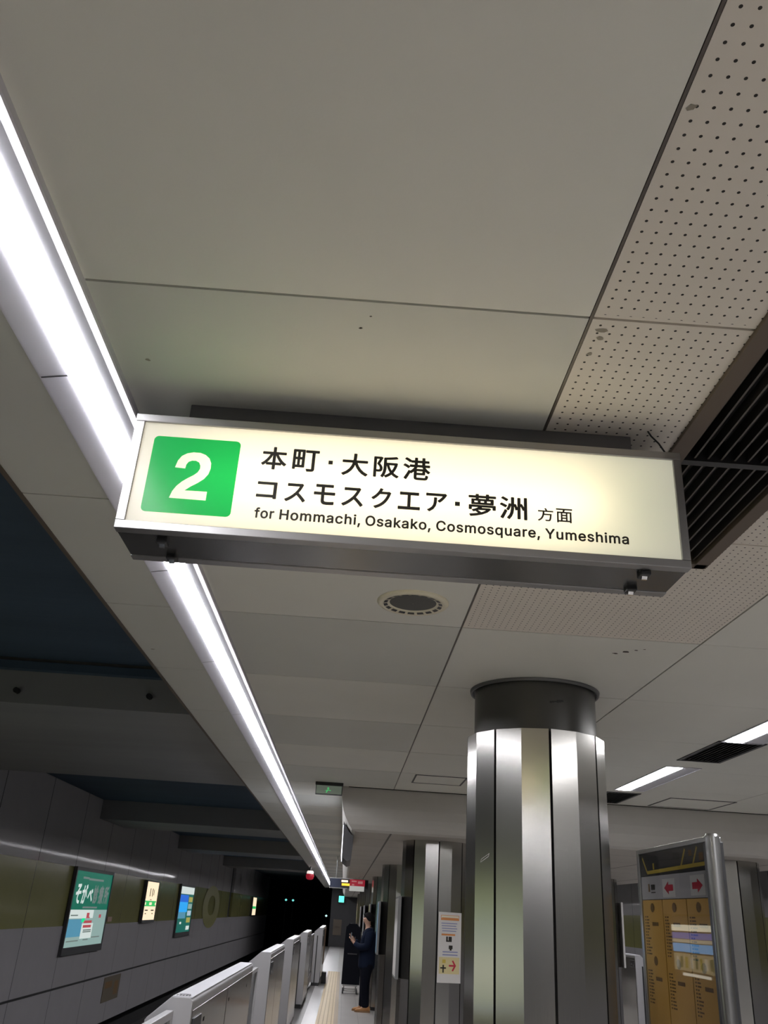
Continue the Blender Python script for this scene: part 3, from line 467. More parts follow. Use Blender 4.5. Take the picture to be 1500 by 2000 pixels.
two = [(-.4512, 2.5246), (-.3698, 2.524), (-.3699, 2.5458), (-.4201, 2.5453), (-.4079, 2.5561), (-.3936, 2.5662), (-.3813, 2.5771), (-.3734, 2.5897), (-.3702, 2.604), (-.3711, 2.618), (-.3763, 2.6298), (-.3859, 2.6382), (-.3982, 2.6427), (-.4143, 2.643), (-.428, 2.6394), (-.4392, 2.6317), (-.4462, 2.6199), (-.4503, 2.6014), (-.4271, 2.6003), (-.4261, 2.6105), (-.4219, 2.6179), (-.4145, 2.6215), (-.4057, 2.6217), (-.398, 2.6178), (-.3942, 2.6101), (-.3938, 2.602), (-.3977, 2.5927), (-.4053, 2.5851), (-.418, 2.5761), (-.4289, 2.5672), (-.4392, 2.5555), (-.4466, 2.5422)]
GL = [('本', -.2303, 2.6424, .0577, .0585), ('町', -.1582, 2.6421, .0598, .0565), ('・', -.1017, 2.6417, .0098, .0099), ('大', -.0457, 2.6408, .0606, .0577), ('阪', .0261, 2.6409, .0586, .0554), ('港', .0957, 2.6417, .0625, .0579), ('コ', -.238, 2.5601, .0454, .0422), ('ス', -.1737, 2.559, .0468, .0465), ('モ', -.1085, 2.5594, .048, .0512), ('ス', -.0454, 2.5586, .0485, .0473), ('ク', .0189, 2.5603, .0444, .0511), ('エ', .0818, 2.5589, .0498, .0445), ('ア', .1433, 2.5597, .0476, .0467), ('・', .1906, 2.5601, .0110, .0103), ('夢', .2467, 2.5607, .0625, .0564), ('洲', .3172, 2.5595, .0621, .0563), ('方', .3894, 2.5491, .0355, .0327), ('面', .4317, 2.5496, .0367, .035)]
WORDS = [('for', -.2588, -.2147), ('Hommachi,', -.2029, -.0235), ('Osakako,', -.0127, .1325), ('Cosmosquare,', .1445, .3760), ('Yumeshima', .3876, .5747)]
sq = rrect(-.5087, -.3105, 2.4876, 2.6794, .011)
vs, fs = filled([[(ix0-.003, iz0-.003), (ix1+.003, iz0-.003), (ix1+.003, iz1+.003), (ix0-.003, iz1+.003)], sq])
vg, fg = filled([sq, two]); v2, f2 = filled([two])
for side in (0, 1):
    pl = Plane((0, SY0+.006, 0), (1, 0, 0), (0, 0, 1), (0, -1, 0)) if side == 0 else Plane((ix0+ix1, SY1-.006, 0), (-1, 0, 0), (0, 0, 1), (0, 1, 0))
    g = MB(); pl.poly(g, vs, 0, m_face, fs); fp = g.build('face_panel', t)
    g = MB(); pl.poly(g, vg, 0, m_green_face, fg); gp = g.build('number_square', t)
    g = MB(); pl.poly(g, v2, 0, m_face, f2); g.build('number', gp)
    for line in (GL[:6], GL[6:16], GL[16:]):
        g = MB()
        for ch, x, z, w_, h_ in line:
            if ch == '・': pl.rect(g, x-w_/2, x+w_/2, z-h_/2, z+h_/2, .0012, m_ink)
            else: glyph_bold(g, pl, ch, x-w_/2, x+w_/2, z-h_/2, z+h_/2, .0012, m_ink, .0005 if ch in '方面' else .00125)
        g.build('lettering', t)
    g = MB()
    for wd, u0, u1 in WORDS: word_bold(g, pl, wd, u0, u1, 2.4912, .0232, .0012, m_ink, 20, 34)
    g.build('lettering', t)
g = MB(); g.tube([(.646, 1.726, ZC+.002), (.652, 1.722, 2.785), (.668, 1.720, 2.765), (.685, 1.728, 2.745), (.688, 1.735, 2.729)], .0022, m_dark, 6); g.build('cable', t)

# ------------------------------------------------------------------ speaker, hatches, lights, vents in the ceiling
t = thing('ceiling_speaker', 'round cream ceiling speaker with grey grille behind the hanging sign', 'speaker', (.182, 3.067, ZC))
g = MB(); g.lathe((0, 0, 0), [(.136, .004), (.137, -.004), (.130, -.011), (.120, -.012), (.092, -.006), (.088, -.002), (.088, .004)], m_cream); g.build('rim', t)
g = MB()
for k in range(18):
    a0, a1 = R(k*20+3), R(k*20+17)
    pts = [(r*math.cos(a), r*math.sin(a)) for r, aa in ((.098, (a0, (a0+a1)/2, a1)), (.112, (a1, (a0+a1)/2, a0))) for a in aa]
    g.add([(x, y, -.0115 if math.hypot(x, y) > .105 else -.0085) for x, y in pts], [(0, 1, 4, 5), (1, 2, 3, 4)], m_dark)
g.build('slots', t)
g = MB(); g.lathe((0, 0, 0), [(.0905, -.003), (.06, -.006), (.001, -.007)], m_grille); g.build('grille', t)
def hatch(x0, x1, y0, y1, label):
    t = thing('ceiling_hatch', label, 'access hatch', ((x0+x1)/2, (y0+y1)/2, ZC))
    hx, hy = (x1-x0)/2, (y1-y0)/2
    g = MB()
    for a, b, cc, d in ((-hx, hx, -hy, -hy+.014), (-hx, hx, hy-.014, hy), (-hx, -hx+.014, -hy, hy), (hx-.014, hx, -hy, hy)): g.box(a, b, cc, d, -.004, .002, m_darkgrey)
    g.build('frame', t)
    g = MB(); g.box(-hx+.016, hx-.016, -hy+.016, hy-.016, -.002, .002, m_ceil); g.build('lid', t)
hatch(.53, .975, 7.42, 7.91, 'square ceiling access hatch left of the large steel column near the beam')
hatch(2.83, 3.43, 7.78, 8.40, 'square ceiling access hatch near the beam beyond the short fluorescent lights')
ll = ['short recessed fluorescent ceiling light behind the viewer', 'short recessed fluorescent ceiling light overhead out of view', 'short recessed ceiling light cut off at the right picture edge before the air vent', 'short recessed fluorescent ceiling light between two dark air vents']+['recessed fluorescent ceiling light farther back behind the viewer']*5
for (a, b, cc, d), lb in zip(LIGHTS, ll):
    if cc < 1: pass
    t = thing('ceiling_light', lb, 'ceiling light', (a, cc, ZC), 0, 'recessed ceiling lights')
    L_, W_ = d-cc, b-a
    g = MB(); g.box(-.004, W_+.004, -.004, L_+.004, -.002, .02, m_lav)
    g.prism([(W_*.52, -.002), (W_, -.002), (W_, -.004), (W_*.54, -.003)], .0, L_, 'Y', m_lav)
    for p in ((-.006, W_+.006, -.006, .0), (-.006, W_+.006, L_, L_+.006), (-.006, 0, 0, L_), (W_, W_+.006, 0, L_)): g.box(*p, -.006, .004, m_lav)
    g.build('reflector', t)
    g = MB(); g.prism([(.012, -.0022), (W_*.50, -.0022), (W_*.48, -.008), (.03, -.008)], .015, L_-.015, 'Y', m_lamp2); g.build('lamp_tube', t)
vl = ['dark square ceiling air vent behind the viewer', 'dark ceiling air vent overhead out of view', 'dark square ceiling air vent between two recessed fluorescent lights', 'dark ceiling air vent beside the beam, partly hidden by the steel column']
for (a, b, cc, d), lb in zip(VENTS, vl):
    t = thing('ceiling_vent', lb, 'air vent', (a, cc, ZC), 0, 'dark ceiling vents')
    W_, L_ = b-a, d-cc
    g = MB()
    for p in ((-.006, W_+.006, -.006, .016), (-.006, W_+.006, L_-.016, L_+.006), (-.006, .016, 0, L_), (W_-.016, W_+.006, 0, L_)): g.box(*p, -.005, .02, m_darkgrey)
    g.build('frame', t)
    g = MB(); g.box(0, W_, 0, L_, .06, .07, m_black)
    for k in range(9): g.prism([(.03+k*.029, .0), (.034+k*.029, .0), (.046+k*.029, .03), (.042+k*.029, .03)], .014, L_-.014, 'Y', m_dark)
    g.build('grille', t)

# ------------------------------------------------------------------ columns
def column(x, y, top, neck, label):
    t = thing('steel_column', label, 'column', (x, y, 0), 0, 'faceted stainless steel columns')
    RR = .342
    core = MB(); core.lathe((0, 0, 0), [(RR-.03, 0.0), (RR-.03, top-.006), (0.001, top-.004)], m_dark, 32); core.build('core', t)
    for k in range(8):
        a = -90+45*k                                            # gap at a, fold at a+22.5
        gapd = 1.0
        p = [(RR*math.cos(R(q)), RR*math.sin(R(q))) for q in (a+gapd, a+22.5, a+45-gapd)]
        q_ = [((RR-.028)*math.cos(R(q)), (RR-.028)*math.sin(R(q))) for q in (a+45-gapd, a+22.5, a+gapd)]
        g = MB(); g.prism(p+q_, .06, top, 'Z', m_steel); g.build('cladding_panel', t)
    g = MB(); g.lathe((0, 0, 0), [(RR-.012, 0), (RR-.012, .06)], m_darkgrey, 16, False); g.build('plinth', t)
    if neck:
        g = MB(); g.lathe((0, 0, 0), [(.306, top-.01), (.306, ZC)], m_steel_dk, 64); g.build('neck', t)
        g = MB(); g.lathe((0, 0, 0), [(.3065, ZC-.004), (.314, ZC-.004), (.316, ZC-.016), (.328, ZC-.016), (.331, ZC-.001)], m_ring, 64); g.build('ceiling_ring', t)
        g = MB(); n = 6
        for k in range(n):                                       # dark scuff on the neck
            a0, a1 = R(-88+k*2.2), R(-88+(k+1)*2.2); h = .010 if k > 2 else .005
            g.add([(.3066*math.cos(a0), .3066*math.sin(a0), 2.688-h+.003*k), (.3066*math.cos(a1), .3066*math.sin(a1), 2.688-h+.003*k), (.3066*math.cos(a1), .3066*math.sin(a1), 2.688+h+.001*k), (.3066*math.cos(a0), .3066*math.sin(a0), 2.688+h+.001*k)], [(0, 1, 2, 3)], m_dark)
        g.build('scuff_mark', t)
    return t
ordn = ['', 'second', 'third', 'fourth', 'fifth', 'sixth', 'seventh', 'eighth']
column(.91, 4.35, 2.552, True, 'nearest and largest faceted steel column with dark round neck under the ceiling')
for k in range(1, 8):
    column(.91, 4.35+5*k, ZL, False, 'faceted steel column with a taped paper notice, behind the largest column' if k == 1 else '%s faceted steel column of the row nearest the platform edge' % ordn[k])
column(3.9, 9.35, ZL, False, 'faceted steel column behind the pipe post of the yellow timetable board')
for k in range(2, 7): column(3.9, 4.35+5*k, ZL, False, '%s steel column of the far row, seen past the largest column' % ordn[k])

# small sticker on nearest column
a = R(-146.25); n = Vector((math.cos(a), math.sin(a), 0)); u = Vector((-n.y, n.x, 0))
pl = Plane(Vector((.91, 4.35, 1.975))+n*(.342*math.cos(R(11.25))+.0012), u, (0, 0, 1), n)
g = MB(); pts = [(-.028, -.016), (.026, .008), (.030, .022), (-.024, -.002)]
for i in range(4):
    p, q = Vector(pts[i]), Vector(pts[(i+1) % 4]); d = (q-p).normalized()*.0015; nn = Vector((-d.y, d.x))
    pl.poly(g, [tuple(p), tuple(q), tuple(q+nn), tuple(p+nn)], 0, m_white)
tag(g.build('adhesive_mark'), 'small pale rectangular tape outline stuck on the nearest steel column', 'mark')

# ------------------------------------------------------------------ poster frames on the columns, facing the tracks
def side_frame(x, y, s, z0, z1, L_, col, label, fm=None, group='poster frames on the columns'):
    t = thing('poster_frame', label, 'poster frame', (x, y, (z0+z1)/2), 0, group)
    h = (z1-z0)/2
    g = MB(); xa, xb = sorted((0, s*.03))
    g.box(xa, xb, -L_/2, L_/2, -h, h, fm or m_wall_r); g.build('frame', t, .004)
    pl = Plane((s*.0312, 0, 0), (0, -s, 0), (0, 0, 1), (s, 0, 0))
    g = MB(); pl.rect(g, -L_/2+.02, L_/2-.02, -h+.02, h-.02, 0, col); g.build('poster', t)
m_post_b = M('poster_blue', (.18, .30, .42), .4); m_post_y = M('poster_yellow', (.55, .52, .25), .4)
side_frame(.566, 9.37, -1, 1.165, 1.885, .50, m_white, 'narrow white poster frame on the left flank of the column with the taped notice')
side_frame(.566, 14.35, -1, 1.165, 1.885, .50, m_post_b, 'pale blue poster frame on the third column, above the person\'s head')
side_frame(.566, 19.35, -1, 1.165, 1.885, .50, m_post_y, 'yellowish poster frame on the fourth column, behind the person\'s head')
side_frame(.566, 24.35, -1, 1.165, 1.885, .50, m_white, 'white poster frame on the fifth column beyond the person')
side_frame(.566, 29.35, -1, 1.165, 1.885, .50, m_white, 'white poster frame on the sixth column beyond the person')
side_frame(4.244, 14.35, 1, 1.20, 2.09, .40, m_white, 'narrow bright poster frame on the far column between large column and timetable board', m_white)

# taped notice on second column
a = R(-70); n = Vector((math.cos(a), math.sin(a), 0)); u = Vector((-n.y, n.x, 0))
pl = Plane(Vector((.91, 9.35, 1.168))+n*.345, u, (0, 0, 1), n)
t = thing('paper_notice', 'long white paper notice with orange heading and red arrow, taped on the second column', 'notice', (0, 0, 0))
g = MB(); pl.slab(g, -.115, .130, 0, .60, -.002, .001, m_white); g.build('sheet', t)
g = MB(); pl.rect(g, -.09, .105, .53, .575, .0018, m_orange); pl.rect(g, -.085, .10, .548, .571, .0022, m_cream); pl.rect(g, -.08, .095, .537, .553, .0026, m_orange); g.build('heading', t)
g = MB()
for k in range(4): pl.rect(g, -.085+.004*k, .085-.01*(k % 2), .500-.022*k, .507-.022*k, .002, m_blue)
for k in range(2): pl.rect(g, -.065, .095, .255-.025*k, .264-.025*k, .002, m_blue)
g.build('text_lines', t)
g = MB(); pl.rect(g, -.08, .065, .398, .414, .002, m_orange); g.build('underline', t)
g = MB()
for (u0, u1, v0, v1) in ((-.03, -.012, .35, .39), (-.03, .03, .345, .357), (-.005, .03, .357, .39)): pl.rect(g, u0, u1, v0, v1, .002, m_ink)
g.build('picture', t)
g = MB(); pl.rect(g, .0, .04, .285, .315, .002, m_ink); pl.rect(g, .01, .03, .272, .285, .002, m_ink); g.build('picture', t)
g = MB(); pl.rect(g, -.10, .115, .075, .215, .002, M('pale_yellow_ink', (.72, .62, .33), .5)); g.build('arrow_panel', t)
g = MB(); pl.rect(g, -.065, -.03, .165, .195, .0028, m_yel2); pl.rect(g, -.085, -.025, .118, .130, .0028, m_ink); pl.rect(g, -.062, -.047, .085, .150, .0028, m_ink)
g.build('pictogram', t)
g = MB(); pl.rect(g, .005, .068, .137, .152, .0028, m_red)
pl.poly(g, [(.035, .185), (.05, .19), (.080, .145), (.05, .098), (.035, .103), (.06, .145)], .0028, m_red, [(0, 1, 2, 5), (5, 2, 3, 4)]); g.build('arrow', t)

# ------------------------------------------------------------------ platform gates
def gate(x, y0, y1, label, s=1, group='platform edge gates', plate=False):
    """housing: face towards the platform at x, s=1 body extends towards -x"""
    t = thing('platform_gate', label, 'platform gate', (x, y0, 0), 0, group)
    L_ = y1-y0
    def B(mb, a, b, c_, d, e, f_, mt): q = sorted((-s*a, -s*b)); mb.box(q[0], q[1], c_, d, e, f_, mt)
    W_ = .215
    g = MB()
    prof = [(0, .07), (0, 1.285), (-s*.012, 1.298), (-s*.10, 1.298), (-s*W_, 1.20), (-s*W_, .07)]
    g.prism(prof, 0, L_, 'Y', m_gate); h = g.build('housing', t, .006)
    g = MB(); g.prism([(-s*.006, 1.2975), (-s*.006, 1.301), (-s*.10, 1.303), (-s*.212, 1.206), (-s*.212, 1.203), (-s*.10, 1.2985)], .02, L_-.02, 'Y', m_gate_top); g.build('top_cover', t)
    g = MB(); B(g, -.004, .0005, .03, L_*.46, .12, 1.245, m_gate_side); B(g, -.004, .0005, L_*.47, L_-.03, .12, 1.245, m_gate_side); g.build('side_panel', t, .002)
    g = MB(); B(g, -.012, -.004, .05, .30, 1.10, 1.21, m_darkgrey); p = g.build('control_box', t, .003)
    g = MB()
    for k in range(3): B(g, -.02, -.010, .07+.085*k, .10+.085*k, 1.115+.02*(k % 2), 1.135+.02*(k % 2), m_chrome)
    g.build('button', p)
    g = MB(); B(g, .115, .14, -.004, .004, .07, 1.12, m_dark); g.build('door_slot', t)
    g = MB(); B(g, .02, .2, .0, L_, 0, .07, m_dark); g.build('base', t)
    return t
def gate_door(x, y0, y1, label, s=1, top=1.165):
    t = thing('glass_barrier', label, 'glass barrier', (x, y0+.012, 0), 0, 'sliding glass barriers'); L_ = y1-y0-.024
    g = MB()
    for a in ((0, L_, top-.035, top), (0, L_, .10, .30), (0, .05, .30, top-.035), (L_-.05, L_, .30, top-.035), (L_/2-.03, L_/2+.03, .30, top-.035)): g.box(-.018, .018, a[0], a[1], a[2], a[3], m_gate)
    g.build('frame', t, .003)
    g = MB(); g.box(-.004, .004, .05, L_-.05, .30, top-.035, m_glass); g.build('glass', t)
GX = -.690
gl = ['nearest grey platform gate, low in the picture with bright flat top', 'tall-looking grey platform gate with black slot just beyond the nearest one', 'third grey platform gate from the viewer, with small buttons', 'grey platform gate with bright foot, fourth from the viewer', 'farthest grey platform gate with an orange board']
gy = [(4.72, 7.75), (9.65, 11.9), (13.95, 16.2), (18.6, 20.9), (24.1, 28.2)]
gx = [GX, GX, GX, -.655, -.470]
gates = [gate(x, a, b, lb) for (a, b), x, lb in zip(gy, gx, gl)]; last_gate = gates[-1]
dl = ['sliding glass barrier before the nearest platform gate', 'sliding glass barrier between nearest and second platform gates', 'sliding glass barrier between second and third platform gates', 'sliding glass barrier between third and fourth platform gates', 'sliding glass barrier between the fourth gate and farthest gate']
for (a, b), lb, x in zip([(2.4, 4.72), (7.75, 9.65), (11.9, 13.95), (16.2, 18.6), (20.9, 24.1)], dl, [-.79, -.82, -.82, -.82, -.70]): gate_door(x, a, b, lb, top=1.245 if b < 5 else 1.165)
g = MB()
for k in range(5): g.box(-.090+.015*k, -.081+.015*k, .05, .075+.01*(k % 2), 1.3025, 1.3045, m_darkgrey)
g.box(-.085, -.03, .12, .125, 1.3025, 1.3045, m_darkgrey); g.build('marking', gates[0])
g = MB()
for yy, zz in ((.10, .98), (.42, 1.16), (1.5, 1.16), (2.6, 1.16)): g.box(.0005, .004, yy, yy+.05, zz, zz+.02, m_chrome)
g.build('keyhole', gates[0])
g = MB(); g.box(.002, .012, 2.5, 4.0, .35, 1.25, M('gate_orange', (.25, .14, .06), .5)); g.build('notice_board', last_gate)['label'] = 'brownish orange notice board'
g = MB(); g.box(-.44, -.32, 25.0, 25.35, .0, .26, m_dark); g.box(-.325, -.315, 25.02, 25.33, .12, .15, m_white)
tag(g.build('gate_sensor'), 'small dark sensor box on the floor at the foot of the farthest gate', 'sensor')
og = ['pale gate at the opposite platform edge, seen between large column and timetable board', 'opposite platform gate farther back, behind the pale one']
gate(5.46, 17.5, 20.2, og[0], -1); gate(5.46, 23.5, 26.2, og[1], -1)
gate_door(5.58, 20.2, 23.5, 'sliding glass barrier between the opposite platform gates', -1)

# ------------------------------------------------------------------ lit adverts and station sign on the wall across the tracks
m_adgreen = glow('ad_green', (.0, .12, .075), 1.); m_adwhite = glow('ad_white', (.80, .90, .86), .72); m_adpale = glow('ad_pale', (.42, .62, .58), .55)
m_adblue = glow('ad_blue', (.10, .33, .48), .75); m_adred = glow('ad_red', (.55, .08, .10), .7); m_adspot = glow('ad_bright_green', (.0, .8, .3), .9)
m_adcream = glow('station_cream', (1, .80, .55), 1.05); m_stgreen = glow('station_green', (.03, .55, .13), .9); m_adgrey = glow('ad_grey_text', (.25, .32, .30), .5)
m_adink = M('ad_dark_text', (.05, .05, .05), .5); m_sky = glow('ad_sky', (.02, .36, .85), 1.); m_sky2 = glow('ad_deep_blue', (.01, .12, .60), 1.)
m_adteal = glow('ad_dark_green', (.01, .14, .11), .8); m_adyel = glow('ad_yellow', (.55, .50, .12), .6); m_adlime = glow('ad_lime', (.62, .70, .34), .55)
m_adwarm = glow('ad_warm_white', (1., .97, .8), .8); m_adcool = glow('ad_cool_blue', (.55, .72, .85), .65)
def lightbox(y0, y1, z0, z1, label, name='wall_advert', cat='advertisement', border=.06, back=.06):
    t = thing(name, label, cat, (WX, (y0+y1)/2, z0))
    L_ = (y1-y0)/2; h = z1-z0
    g = MB()
    g.box(.0, back, -L_-border, L_+border, -border*2, 0, m_darkgrey); g.box(.0, back, -L_-border, L_+border, h, h+border, m_darkgrey)
    g.box(.0, back, -L_-border, -L_, 0, h, m_darkgrey); g.box(.0, back, L_, L_+border, 0, h, m_darkgrey); g.box(0, .02, -L_, L_, 0, h, m_dark); g.build('frame', t)
    return t, Plane((back-.012, -L_, 0), (0, 1, 0), (0, 0, 1), (1, 0, 0)), 2*L_, h
t, pl, W_, H_ = lightbox(16.55, 19.1, .86, 2.10, 'large lit green and white advert with big white characters on the wall across the tracks')
g = MB(); pl.rect(g, 0, W_, H_*.485, H_, 0, m_adgreen); g.build('green_panel', t)
g = MB(); pl.rect(g, 0, W_, 0, H_*.485, 0, m_adpale); pl.rect(g, 0, W_*.36, .16, H_*.36, .001, m_adblue); pl.rect(g, 0, W_*.62, H_*.37, H_*.485, .001, m_adwhite); pl.rect(g, W_*.36, W_*.66, .12, H_*.3, .001, m_adwhite); g.build('map_panel', t)
g = MB()
for i, ch in enumerate('そがべ診療所'):
    u = .16+i*.39; v = .70 if ch != 'べ' else .74
    glyph_bold(g, pl, ch, u, u+.33, v, v+(.33 if ch != 'べ' else .22), .002, m_adwhite if i < 3 else m_adgrey, .012)
for u0, u1, v in ((.45, .85, 1.115), (.85, 1.9, 1.10)): pl.rect(g, u0, u1, v, v+.035, .002, m_adgrey)
pl.rect(g, .75, 1.75, .625, .655, .002, m_adgrey); g.build('lettering', t)
g = MB()
for u0, u1, v0, v1 in ((1.12, 1.30, .46, .55), (1.12, 1.36, .46, .48), (1.0, 1.55, .30, .345), (1.0, 1.55, .375, .42), (2.0, 2.16, .46, .52)): pl.rect(g, u0, u1, v0, v1, .003, m_adred)
g.build('red_figures', t)
g = MB(); pl.rect(g, .85, 1.05, .395, .46, .003, m_adspot); g.build('green_spot', t)
g = MB()
for u0, u1, v in ((.1, .85, .085), (1.15, 1.5, .09), (1.7, 2.3, .12), (.1, .55, .50), (1.05, 1.6, .22), (1.05, 1.6, .25)): pl.rect(g, u0, u1, v, v+.02, .0035, m_adgrey)
g.build('small_print', t)
t, pl, W_, H_ = lightbox(22.45, 23.85, 1.245, 2.09, 'lit cream station name sign with a green stripe on the wall across the tracks', 'station_sign', 'sign', .03, .08)
g = MB(); pl.rect(g, 0, W_, 0, H_, 0, m_adcream); g.build('face_panel', t)
g = MB(); pl.rect(g, .05, W_-.05, H_*.355, H_*.50, .002, m_stgreen); g.build('stripe', t)
g = MB()
for u0, u1, v0, v1 in ((.45, .53, .52, .70), (.72, .80, .52, .70), (.9, .96, .55, .68), (.55, .75, .44, .455), (.15, .5, .20, .225), (.85, 1.2, .20, .225), (.2, .35, .13, .15), (1.0, 1.15, .13, .15)): pl.rect(g, u0, u1, v0, v1, .003, m_adink)
g.build('lettering', t)
g = MB(); pl.rect(g, .55, .85, H_*.39, H_*.46, .003, m_adcream); pl.rect(g, .07, .17, H_*.39, H_*.46, .003, m_adcream); pl.rect(g, W_-.17, W_-.07, H_*.39, H_*.46, .003, m_adcream); g.build('stripe_marks', t)
t, pl, W_, H_ = lightbox(27.3, 29.7, .87, 2.10, 'lit blue advert with small pictures, farther along the wall than the cream sign')
g = MB(); pl.rect(g, 0, W_, 0, H_, 0, m_adteal); g.build('ground', t)
g = MB(); pl.rect(g, 0, W_*.62, H_*.66, H_*.82, .001, m_sky2); pl.rect(g, 0, W_*.62, H_*.44, H_*.66, .001, m_sky); pl.rect(g, 0, W_*.55, H_*.30, H_*.44, .001, m_adblue); g.build('sky_picture', t)
g = MB(); pl.rect(g, 0, W_, H_*.84, H_, .001, m_adwhite); pl.rect(g, W_*.7, W_*.95, .05, .16, .002, m_adwhite); pl.rect(g, W_*.2, W_*.32, .22, .28, .002, m_adwhite); g.build('white_panel', t)
g = MB()
for k in range(4): pl.rect(g, W_*.66, W_*.95, .25+.19*k, .39+.19*k, .002, (m_adyel, m_adcool, m_adpale, m_adyel)[k])
g.build('pictures', t)
t, pl, W_, H_ = lightbox(49.0, 51.0, 1.245, 2.09, 'small lit cream name sign far off in the dark tunnel', 'station_sign', 'sign', .03, .08)
g = MB(); pl.rect(g, 0, W_, 0, H_, 0, m_adcream); g.build('face_panel', t)
g = MB(); pl.rect(g, .05, W_-.05, H_*.355, H_*.50, .002, m_stgreen); g.build('stripe', t)
# two more lit adverts nearer the viewer; the steel columns mirror them
for (ya, yb, lb) in ((4.2, 6.8, 'lit lime and blue advert on the track wall, mirrored in the nearest steel column'), (-.6, 2.2, 'lit lime and white advert on the track wall level with the viewer')):
    t, pl, W_, H_ = lightbox(ya, yb, .75, 2.05, lb)
    g = MB(); pl.rect(g, 0, W_, 0, H_, 0, m_adlime); g.build('ground', t)
    g = MB(); pl.rect(g, 0, W_, H_*.60, H_*.72, .001, m_adcool); pl.rect(g, 0, W_, H_*.10, H_*.18, .001, m_adcool); g.build('blue_stripe', t)
    g = MB(); pl.rect(g, .2, W_-.4, H_*.28, H_*.52, .001, m_adwarm); g.build('picture', t)
# unlit olive emblem and small brownish notice on that wall
g = MB(); e = []
for k in range(28): a = 2*math.pi*k/28; e.append((34.3+2.1*math.cos(a), 1.58+.70*math.sin(a)))
e2 = [(34.3+.9*math.cos(2*math.pi*k/28), 1.62+.33*math.sin(2*math.pi*k/28)) for k in range(28)]
vs_, fs_ = filled([e, e2]); pe = Plane((WX+.004, 0, 0), (0, 1, 0), (0, 0, 1), (1, 0, 0)); pe.poly(g, vs_, 0, M('olive_emblem', (.20, .19, .045), .5), fs_)
tag(g.build('wall_emblem'), 'dull olive oval ring emblem on the track wall beyond the blue advert', 'emblem')
t = thing('wall_notice', 'small brownish paper notice low on the track wall below the adverts', 'notice')
pe = Plane((WX, 0, 0), (0, 1, 0), (0, 0, 1), (1, 0, 0))
g = MB(); pe.slab(g, 20.1, 21.5, -.27, .19, .002, .012, M('brown_paper', (.16, .13, .09), .6)); g.build('sheet', t)
g = MB(); pe.rect(g, 20.2, 20.8, -.02, .10, .014, m_ink_y); pe.rect(g, 21.0, 21.35, -.18, .08, .014, m_ink_y); g.build('print', t)
g = MB(); pe.slab(g, 19.45, 19.8, 1.24, 1.33, 0, .01, M('pink_tag', (.40, .26, .19), .6)); tag(g.build('wall_label'), 'tiny pinkish label on the olive band right of the big green advert', 'label')

# ------------------------------------------------------------------ things hanging far along the platform
t = thing('exit_sign', 'small dim green emergency exit sign under the ceiling left of the beam', 'sign', (-.212, 8.3, 0))
g = MB(); g.box(-.125, .125, -.03, .03, 2.69, 2.775, m_darkgrey); g.box(-.13, .13, -.035, .035, 2.775, 2.80, m_dark); g.build('housing', t)
pl = Plane((0, -.031, 2.6925), (1, 0, 0), (0, 0, 1), (0, -1, 0)); g = MB(); pl.rect(g, -.118, .118, .003, .077, 0, glow('exit_face', (.16, .19, .15), .5)); g.build('face_panel', t)
g = MB(); mg = glow('exit_green', (.08, .5, .16), .8)
pl.poly(g, [(-.02, .052), (-.008, .064), (.004, .052), (-.008, .042)], .001, mg); pl.poly(g, [(-.04, .03), (-.008, .042), (.02, .036), (.018, .03), (-.006, .034), (-.02, .012), (-.03, .014), (-.02, .03)], .001, mg, [(0, 1, 4, 7), (1, 2, 3, 4), (7, 4, 5, 6)]); g.build('pictogram', t)
t = thing('monitor', 'slim dark hanging monitor with bright edge at the corner of the lowered ceiling', 'monitor', (0, 9.0, 0))
g = MB(); g.prism([(-.050, 2.20), (-.056, 2.535), (-.028, 2.485), (.0, 2.44), (.03, 2.408), (.048, 2.404), (.05, 2.34), (.04, 2.18), (.0, 2.165)], 0, 1.25, 'Y', m_darkgrey); g.build('housing', t, .008)
g = MB(); g.box(-.060, -.056, .05, 1.2, 2.215, 2.50, glow('monitor_screen', (.9, .92, 1), 3.)); g.build('screen', t)
g = MB(); g.box(.02, .045, .55, .65, 2.39, 2.409, m_darkgrey); g.build('bracket', t)
t = thing('departure_board', 'dark hanging departure board with lit text beside a red and white sign', 'information display', (0, 20, 0))
g = MB(); g.box(-.33, .50, 0, .12, 2.165, 2.355, m_dark); g.box(-.335, .505, -.006, .126, 2.35, 2.362, m_steel_soft); g.box(-.335, .05, -.006, .126, 2.158, 2.168, m_steel_soft); g.build('housing', t)
pl = Plane((0, -.004, 0), (1, 0, 0), (0, 0, 1), (0, -1, 0))
g = MB(); pl.rect(g, -.325, -.09, 2.175, 2.345, 0, M('navy_panel', (.02, .03, .07), .3)); g.build('blue_panel', t)
g = MB(); pl.rect(g, -.08, .06, 2.285, 2.325, .001, glow('led_white', (1, .75, .55), 1.5)); pl.rect(g, -.07, .10, 2.215, 2.262, .001, glow('led_amber', (1, .62, .05), 1.3)); g.build('text_lines', t)
g = MB(); pl.rect(g, .10, .43, 2.22, 2.35, 0, glow('red_sign', (.30, .02, .035), .8)); g.build('red_panel', t)
g = MB(); pl.rect(g, .10, .42, 2.12, 2.22, .002, glow('white_sign', (.55, .55, .52), .6)); g.build('white_panel', t)
g = MB()
for u0, u1, v0, v1 in ((.14, .25, 2.30, 2.325), (.28, .38, 2.27, 2.32), (.15, .20, 2.23, 2.26)): pl.rect(g, u0, u1, v0, v1, .002, glow('pale_red', (.5, .2, .2), .6))
g.build('lettering', t)
g = MB()
for x in (-.2, .3): g.tube([(x, .06, 2.35), (x, .06, ZC if x < -.05 else ZL)], .012, m_steel_soft)
g.build('hanger', t)
t = thing('warning_lamp', 'red warning lamp with white cap hanging from the ceiling edge over the track', 'lamp', (-1.0, 26, 0))
